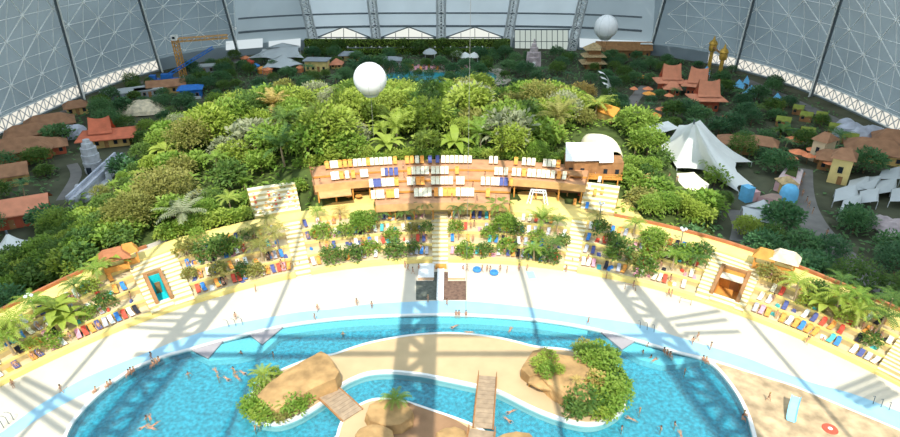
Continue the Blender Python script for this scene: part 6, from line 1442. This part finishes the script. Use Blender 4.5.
# golden gate
p0, p1 = at(708, 72, 0), at(718, 82, 0); o = empty('golden_gate', (p0 + p1) / 2, 0, 'pair of tall golden temple pillars joined by a beam near the eastern strip', 'gate'); VCLEAR.append((p0.x, p0.y, 3)); VCLEAR.append((p1.x, p1.y, 3))
for p in (p0, p1):
    q = p - o.location; mb = MB(); mb.lathe([(1.2, 0), (1.2, .8), (.8, 1), (.75, 8.5), (1.3, 8.8), (1.6, 10), (1.5, 11.2), (1.8, 11.6), (1.4, 12.6), (.6, 13.2), (.35, 14.2), (0, 15)], tuple(q), M['gold'], 10); mb.build('pillar', None, o)
a, b = p0 - o.location + Vector((0, 0, 10.4)), p1 - o.location + Vector((0, 0, 10.4)); mb = MB(); mb.tube([a, b], .4, M['wood_brown'], 5); mb.build('beam', None, o)
# light blue canopies and stalls in the east
for k, (px, py, w, lb) in enumerate(((738, 86, 6, 'light blue canopy, largest below the golden gate'), (750, 92, 7, 'light blue canopy beside the largest blue one'), (706, 72, 4, 'small light blue canopy at the foot of the golden pillars'), (746, 82, 3, 'tiny light blue canopy before the eastern window strip'), (776, 100, 6, 'blue canopy behind the yellow-green stalls'))):
    c = at(px, py, 0); tent(lb, [(px - w * 1.1, py + 1, 1.8), (px + w * .9, py + 3, 1.6), (px + w * 1.2, py - 1, 2), (px - w * .4, py - 3, 2.2)], (c.x, c.y, 2.7), M['light_blue'], 'shade_canopy', 'canopy', False, .08, .05)
for k, (px, py, w, rz) in enumerate(((782, 126, 4, -.5), (797, 114, 3, -.6), (805, 121, 3.4, -.6), (820, 121, 3, -.6), (834, 133, 3.6, -.5), (778, 110, 3, -.3), (848, 143, 4, -.5), (806, 137, 3.6, -.4))):
    o = obj_at('market_stall', f'yellow-green roofed market stall in the eastern village, {ordn(k)} from the farthest west', 'market stall', px, py, 0, rz, 1, 'market stalls of the eastern village'); body(o, w, 2.6, 1.9, M['wood_brown'], 1, 1); gable(o, w, 2.6, 1.9, 1.3, M['yellow_green'], .15)
for k, (px, py, r_) in enumerate(((792, 147, 2.6), (796, 160, 2.4), (814, 158, 2.6), (822, 166, 2.6), (828, 171, 2.0), (789, 166, 1.8), (806, 164, 1.6))): parasol(f'coral parasol in the eastern village, {ordn(k)} among those by the cream facades', px, py, 'coral', r_, 'coral parasols by the cream facades')
def facade(lb, corners, m, depth, roofm):
    a, b = at(*corners[0], 0), at(*corners[1], 0); L = (b - a).length; rz = math.atan2(b.y - a.y, b.x - a.x); c = (a + b) / 2; o = empty('village_house', c, rz, lb, 'house'); h = corners[2]; mb = MB(); mb.box((0, depth / 2, 0), (L, depth, h), M[m]); mb.build('wall', None, o)
    hw_ = empty; roof = MB(); roof.add([(-L / 2 - .6, -.6, h), (L / 2 + .6, -.6, h), (L / 2 + .6, depth + .6, h), (-L / 2 - .6, depth + .6, h), (-L / 4, depth / 2, h + 2), (L / 4, depth / 2, h + 2)], [(0, 1, 5, 4), (1, 2, 5), (2, 3, 4, 5), (3, 0, 4), (3, 2, 1, 0)], M[roofm]); roof.build('roof', None, o)
    mb = MB(); mb.box((0, -.05, h * .45), (L * .25, .15, h * .25), M['glass_dark']); mb.build('window', None, o); mb = MB(); mb.box((L * .1, -.05, 0), (1.1, .15, 2.1), M['wood_brown']); mb.build('door', None, o); VCLEAR.append((c.x, c.y, 5)); return o
facade('tall cream fronted house in the eastern village', ((808, 160), (820, 164), 6.0), 'wall_cream', 5, 'roof_brown')
facade('yellow fronted house with brown roof east of the coral parasols', ((826, 182), (846, 186), 6.5), 'wall_yellow', 6, 'roof_brown')
house('brown hipped roof house below the lilac boulders', 872, 158, 13, 9, 2.8, 2.8, R(-28), 'wall_ochre', 'roof_brown'); house('red brown roofed house at the eastern picture edge', 893, 150, 10, 8, 3, 3, R(-30), 'wall_red', 'roof_brown'); house('brown roofed house behind the yellow fronted house', 832, 168, 7, 6, 3, 2, R(-30), 'wood_brown', 'roof_brown'); house('brown house roof among dark trees west of the pink bath house', 760, 150, 7, 5, 2.4, 1.8, R(-30), 'wood_brown', 'roof_brown')
for k, (px, py, s) in enumerate(((848, 136, 4.5), (858, 139, 4.0), (868, 138, 4.2), (878, 139, 3.2), (887, 142, 3.0), (845, 128, 3.0))):
    c = at(px, py, 0); mb = MB(); mb.lathe([(s, 0), (s * .95, s * .35), (s * .7, s * .7), (s * .3, s * .92), (0, s)], (0, 0, 0), M['stone_lilac'], 10)
    for v in mb.v: v += Vector((.8, .8, .5)) * noise.noise(v * .4 + Vector((k * 5, 0, 0))) * s * .35
    o = mb.build('boulder', None, None, c); tag(o, f'pale lilac artificial boulder by the eastern wall, {ordn(k)} from the village side', 'boulder', 'lilac boulders'); VCLEAR.append((c.x, c.y, s))
# pink bath house
q = [at(773, 190), at(796, 199), at(801, 178), at(786, 172)]; c = sum(q, Vector()) / 4; o = empty('pink_bath_house', c, 0, 'pink walled bath house with a blue dome in the eastern village', 'building'); mb = MB(); mb.prism([v - c for v in q], 0, 2.2, mat('pink_roof', (.62, .50, .50), .8, .1, .5), M['wall_pink']); mb.build('wall', None, o); VCLEAR.append((c.x, c.y, 7))
mb = MB(); mb.prism([(v - c) * .5 + Vector((1.5, 2.5, 0)) for v in q], 2.2, 2.5, M['jungle_floor'], M['wall_pink']); mb.build('planter', None, o)
mb = MB(); mb.lathe([(2.0, 0), (2.0, 2.2), (1.8, 3.2), (1.1, 4.0), (0, 4.3)], tuple(at(787, 201) - c), M['light_blue'], 14); mb.build('dome', None, o, smooth=True)
o2 = obj_at('village_hut', 'small brown thatched hut on the pink bath house', 'hut', 784, 192, 0); body(o2, 3, 2.6, 2.8, M['wall_ochre'], 1, 1); hip(o2, 3, 2.6, 2.8, 1.4, M['thatch'], .6, .1)
o = obj_at('curved_wall', 'curved brown walled terrace in front of the pink bath house', 'terrace', 768, 204, 0, 0); mb = MB(); mb.prism([at(757, 202) - at(768, 204), at(779, 207) - at(768, 204), at(781, 200) - at(768, 204), at(770, 199) - at(768, 204)], 0, 1.5, mat('brown_terrace', (.35, .24, .20), .8, .1, .6), M['wall_pink']); mb.build('platform', None, o)
o = obj_at('snack_booth', 'blue and pink snack booth beside the curved terrace', 'booth', 748, 200, 0, .3); mb = MB(); mb.box((-.8, 0, 0), (2.0, 2.4, 3.6), M['light_blue']); mb.build('wall', None, o); mb = MB(); mb.box((1.0, 0, 0), (1.8, 2.4, 2.4), M['wall_pink']); mb.build('annex', None, o)
pk = at(760, 214, 0); tent('white flat awning in front of the blue and pink booth', [(742, 218, 2.4), (781, 227, 2.4), (777, 211, 3.2), (742, 206, 3.2)], (pk.x, pk.y, 3.6), M['tent_grey'], pole=False, sag=.05)
for k, cs in enumerate((((836, 200), (838, 190), (850, 186), (856, 196)), ((848, 190), (852, 181), (864, 178), (868, 188)), ((860, 202), (862, 192), (874, 190), (876, 200)), ((876, 193), (880, 182), (893, 180), (894, 190)), ((892, 200), (894, 190), (906, 188), (908, 200)), ((842, 210), (846, 199), (858, 198), (858, 208)), ((880, 178), (884, 171), (896, 170), (898, 178)), ((862, 186), (870, 178), (878, 180), (872, 190)))):
    cx, cy = sum(a for a, _ in cs) / 4, sum(b for _, b in cs) / 4; c = at(cx, cy, 0); tent(f'angular pale grey tent roof in the eastern tent village, {ordn(k)} from its western end', [(cx + (a - cx) * 1.3, cy + (b - cy) * 1.25, 1.5 + .6 * ((i_ + k) % 2)) for i_, (a, b) in enumerate(cs)], (c.x + 1.2, c.y - 1.0, 2.6), M['tent_grey'], 'village_tent', 'tent', False, .0, .0)['group'] = 'pale grey tents of the eastern tent village'
for k, (px, py) in enumerate(((880, 226), (888, 232), (896, 230), (890, 242))):
    c = at(px, py, 0); mb = MB(); s = 2.6; mb.lathe([(s, 0), (s * .95, s * .35), (s * .7, s * .7), (s * .3, s * .92), (0, s)], (0, 0, 0), M['stone_pinkish'], 9)
    for v in mb.v: v += Vector((.8, .8, .5)) * noise.noise(v * .5 + Vector((k * 5, 0, 9))) * s * .4
    tag(mb.build('boulder', None, None, c), f'brownish boulder at the eastern picture edge, {ordn(k)} from the tent village', 'boulder', 'brownish boulders'); VCLEAR.append((c.x, c.y, s))
# paths
def path(lb, px, w, m, z=.03):
    o = MB(); ribbon(o, catmull([at(a, b) for a, b in px], 5), -w / 2, w / 2, -.05, z, M[m]); struct(o.build('path'), lb)
PATHS = [('grey road through the eastern village', [(800, 168), (800, 190), (806, 212), (822, 236), (850, 262), (880, 284), (905, 300)], 6, 'path_grey'), ('pale path beside the grey eastern road', [(740, 242), (742, 226), (735, 210)], 4, 'path_grey'), ('curved grey path by the orange parasols', [(636, 120), (632, 104), (640, 92), (646, 86)], 4, 'path_grey'), ('pale path at the western jungle edge', [(98, 232), (104, 214), (112, 190)], 3, 'path_grey'), ('brown path by the western ruin', [(62, 200), (76, 176), (72, 164)], 2.6, 'path_grey'), ('service road along the western wall', [(30, 128), (90, 104), (150, 82), (215, 66), (240, 60)], 7, 'path_grey'), ('service road along the eastern wall', [(745, 80), (800, 104), (850, 128), (895, 150)], 5, 'path_grey'), ('sunny square beside the eastern tents', [(640, 190), (660, 182), (690, 186)], 7, 'path_pale')]
for a in PATHS: path(*a)
# sunny ramp behind the eastern stage, paving at the western walkway
o = MB(); o.prism([at(a, b, 5) for a, b in ((600, 222), (614, 216), (616, 192), (622, 190), (633, 205), (645, 221))], 4.5, 5.06, M['yellow_concrete']); struct(o.build('ramp_floor'), 'sunlit yellow ramp rising behind the eastern stage')
o = MB(); o.prism([at(a, b, 5) for a, b in ((134, 254), (136, 243), (150, 236), (172, 234), (166, 241), (150, 249))], 4.2, 5.05, M['path_pale']); struct(o.build('paved_floor'), 'pale paved landing behind the western walkway')
# kerbs flower beds etc
VP = []
for k, (px, py) in enumerate(((802, 196), (806, 203), (800, 186), (812, 214), (808, 208), (803, 178), (830, 243), (826, 236), (845, 256), (741, 232), (634, 112), (636, 106), (650, 184), (668, 183), (676, 186), (640, 188))):
    p = at(px, py, ground_z(*at(px, py).xy) + .03); c = ('white', 'red', 'blue', 'black')[k % 4]; VP.append(person('walk' if k % 3 else 'stand', p.x, p.y, max(.03, ground_z(p.x, p.y)), k * 1.3, c, k % 2 == 0, 1.0))
rank_labels(VP, [('pink bath house', *at(785, 190).xy), ('eastern road bend', *at(835, 250).xy), ('huge white tent', *at(690, 160).xy), ('orange parasols', *at(645, 95).xy)], 'on the village paths', 'people on the village paths', 'person', lambda o: f"person in {o['wear']} shorts {'walking' if o['pose'] == 'walk' else 'standing'}")
# ------------------------------------------------------------------ balloons
def balloon(lb, px, py, dist, r_, basket):
    d = ray(px, py); p = Vector((0, 0, H)) + d * dist; o = empty('globe_balloon', p, 0, lb, 'balloon'); mb = MB()
    mb.lathe([(r_ * math.sin(PI * i / 14), -r_ * math.cos(PI * i / 14)) for i in range(15)], (0, 0, 0), M['balloon_white'], 24); mb.build('envelope', None, o, smooth=True)
    mb = MB()
    for k in range(8):
        a = k * PI / 4; mb.tube([(r_ * 1.005 * math.sin(PI * i / 12) * math.cos(a), r_ * 1.005 * math.sin(PI * i / 12) * math.sin(a), -r_ * 1.005 * math.cos(PI * i / 12)) for i in range(13)], .05, M['tent_grey'], 4)
    mb.build('seam', None, o)
    mb = MB(); mb.lathe([(r_ * .55, -r_ * .86), (r_ * .4, -r_ * 1.05), (r_ * .3, -r_ * 1.08)], (0, 0, 0), M['tent_grey'], 14); mb.build('skirt', None, o)
    if basket:
        for k in range(4):
            a = k * PI / 2 + .4; mb = MB(); mb.tube([(r_ * .35 * math.cos(a), r_ * .35 * math.sin(a), -r_ * 1.0), (.7 * math.cos(a), .7 * math.sin(a), -r_ * 1.75)], .06, M['basket'], 4); mb.build('rope', None, o)
        mb = MB(); mb.box((0, 0, -r_ * 2.0), (1.5, 1.5, 1.2), M['basket']); mb.build('gondola', None, o)
    else:
        gz_ = ground_z(p.x, p.y); mb = MB(); mb.tube([(0, 0, -r_), (0, 0, gz_ - p.z)], .05, M['cable_grey'] if 'cable_grey' in M else MATS['cable_grey'], 4); mb.build('tether', None, o)
balloon('white tethered globe balloon floating over the middle of the jungle', 370, 79, 142, 3.9, False); balloon('white globe balloon with a hanging gondola before the far dome wall', 606, 27, 240, 4.7, True)
# ------------------------------------------------------------------ village trees
rv2 = random.Random(77)
for px, py, r_ in ((105, 160, 6), (118, 154, 5), (95, 182, 6), (108, 176, 6), (85, 197, 5), (100, 168, 5), (122, 160, 5), (725, 188, 6), (742, 196, 5), (735, 178, 7), (695, 190, 5), (112, 148, 6), (80, 146, 4), (60, 162, 4), (28, 175, 4), (20, 245, 5), (845, 205, 5), (868, 208, 5), (890, 210, 5), (700, 118, 4), (672, 104, 4), (145, 120, 4)): p = at(px, py, 0); VCLEAR.append((p.x, p.y, r_))
vpts = []; PTH = [at(a, b) for pt in PATHS for a, b in [(lerp(p[0], q[0], t), lerp(p[1], q[1], t)) for p, q in zip(pt[1], pt[1][1:]) for t in (0, .33, .66)]]
def v_ok(x, y):
    th, r = to_pol((x, y))
    if poly_sd(x, y, JP) > -3 or (abs(th) < TH1 and r < RB(th) + 3) or shell_f(Vector((x, y, 3))) > -.13: return False
    px, py = to_px((x, y, 2))
    if px < -15 or px > 915 or py > 350: return False
    return all((x - a) ** 2 + (y - b) ** 2 > (r_ * .8 + 1.6) ** 2 for a, b, r_ in VCLEAR) and all((x - p.x) ** 2 + (y - p.y) ** 2 > 12 for p in PTH) and all((x - a) ** 2 + (y - b) ** 2 > (r_ + 1) ** 2 for a, b, r_ in CLEAR)
n_try = 0
while len(VT) < 285 and n_try < 60000:
    n_try += 1; x, y = rv2.uniform(-125, 125), rv2.uniform(78, 285)
    if not v_ok(x, y): continue
    sc = rv2.uniform(.5, .95) * (1.0 if y < 200 else .9); d = 4.0 if y < 190 else 5.6
    if any((x - a) ** 2 + (y - b) ** 2 < d * d for a, b in vpts): continue
    vpts.append((x, y)); kind = pick([('broadleaf_tree', 30), ('large_leaved_tree', 18), ('fine_leaved_tree', 22), ('palm_tree', 8), ('banana_plant', 8)], rv2)
    if kind in ('palm_tree', 'banana_plant'): sc *= 1.4
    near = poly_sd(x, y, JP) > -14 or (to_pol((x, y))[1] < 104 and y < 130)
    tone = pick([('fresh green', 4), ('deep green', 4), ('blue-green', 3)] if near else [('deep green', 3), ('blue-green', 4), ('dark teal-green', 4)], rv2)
    VT.append(plant(kind, tone, x, y, -.05, sc, rv2.randrange(6), rv2.uniform(.8, 1.1)))
vm = [('red swept-roof pavilion', *at(110, 143).xy), ('grey carved tower', *at(95, 175).xy), ('salmon roofed house', *at(25, 220).xy), ('western longhouse', *at(20, 155).xy), ('thatched mound', *at(142, 112).xy), ('tower crane', *at(184, 78).xy), ('grey tent canopies', *at(270, 66).xy), ('far stone spire', *at(533, 66).xy), ('thatched pagoda', *at(592, 68).xy), ('red stilt houses', *at(690, 100).xy), ('golden gate', *at(713, 78).xy), ('huge white tent', *at(700, 160).xy), ('pink bath house', *at(785, 190).xy), ('grey tent village', *at(868, 190).xy), ('lilac boulders', *at(865, 138).xy), ('market stalls', *at(800, 122).xy), ('eastern road', *at(840, 255).xy), ('white western tent', *at(20, 252).xy), ('far western parapet', *at(55, 285).xy), ('eastern parapet', *at(760, 240).xy), ('western ruin wall', *at(85, 200).xy)]
for px, py, k, t, s_ in [(632, 190, 'shrub', 'fresh green', 2.0), (640, 206, 'shrub', 'olive', 2.0), (650, 215, 'broadleaf_tree', 'fresh green', .6), (656, 200, 'shrub', 'fresh green', 2.2), (664, 213, 'broadleaf_tree', 'fresh green', .62), (677, 214, 'broadleaf_tree', 'bright yellow-green', .62), (690, 219, 'broadleaf_tree', 'bright yellow-green', .6), (700, 222, 'shrub', 'bright yellow-green', 2.0), (640, 180, 'shrub', 'deep green', 2.0), (650, 172, 'broadleaf_tree', 'fresh green', .55), (632, 172, 'broadleaf_tree', 'fresh green', .6), (660, 168, 'shrub', 'deep green', 2.0), (705, 205, 'shrub', 'deep green', 1.8), (714, 186, 'shrub', 'fresh green', 2.2), (745, 236, 'broadleaf_tree', 'bright yellow-green', .6), (626, 182, 'shrub', 'fresh green', 1.8), (645, 192, 'shrub', 'golden', 1.8), (708, 176, 'palm_tree', 'fresh green', 1.1), (685, 208, 'shrub', 'fresh green', 1.9)]:
    p = at(px, py, 3); p = at(px, py, ground_z(p.x, p.y)); VT.append(plant(k, t, p.x, p.y, ground_z(p.x, p.y) - .1, s_, len(VT)))

for k, (px, py, kd, s_) in enumerate([(92, 240, 0, .6), (101, 236, 0, .65), (109, 246, 1, 2.0), (117, 238, 0, .6), (124, 247, 1, 1.9), (130, 239, 1, 2.0), (85, 251, 0, .6), (77, 258, 0, .55), (70, 249, 0, .5), (62, 262, 0, .6), (54, 270, 0, .6), (76, 239, 0, .5), (47, 262, 0, .7), (40, 276, 0, .6), (60, 246, 0, .5), (88, 229, 1, 1.8), (49, 285, 1, 2.0), (36, 290, 0, .55), (29, 284, 0, .65), (24, 298, 0, .55), (14, 300, 0, .6), (9, 288, 0, .7), (3, 306, 1, 2.0), (66, 274, 1, 2.1), (81, 266, 1, 2.0), (94, 250, 2, 1.3), (34, 268, 0, .7), (20, 278, 0, .7), (100, 225, 1, 1.7), (80, 224, 1, 1.8), (68, 232, 0, .45), (52, 240, 0, .5)]):
    p = at(px, py, 1); z = max(0, ground_z(p.x, p.y)); p = at(px, py, z); th, r = to_pol(p)
    if r < RB(th) + 1.6: p = pol(th, RB(th) + 1.8); z = ground_z(p.x, p.y)
    VT.append(plant(('broadleaf_tree', 'shrub', 'banana_plant')[kd], ('fresh green', 'deep green', 'fresh green', 'bright yellow-green', 'deep green')[k % 5], p.x, p.y, z - .1, s_, k))
rank_labels(VT, vm, 'in the village', 'trees of the shaded villages', lambda o: 'palm' if 'palm' in o.name else 'plant' if 'banana' in o.name else 'tree', lambda o: o['tone'] + ' ' + PRETTY[o.name.split('.')[0]])
mb = MB(); mb.mi(None); random.seed(8)
for _ in range(26000):
    x, y = ru.uniform(-128, 128), ru.uniform(78, 292)
    if not v_ok(x, y): continue
    leaf_card(mb, Vector((x, y, ru.uniform(0, 1.0))), Vector((ru.gauss(0, 1), ru.gauss(0, 1), .5)), ru.uniform(.9, 1.8), ru.uniform(.5, .9))
tag(mb.build('village_undergrowth_foliage', LEAF['blue-green']), 'low dark undergrowth between the village trees and houses', 'undergrowth', None, 'stuff')
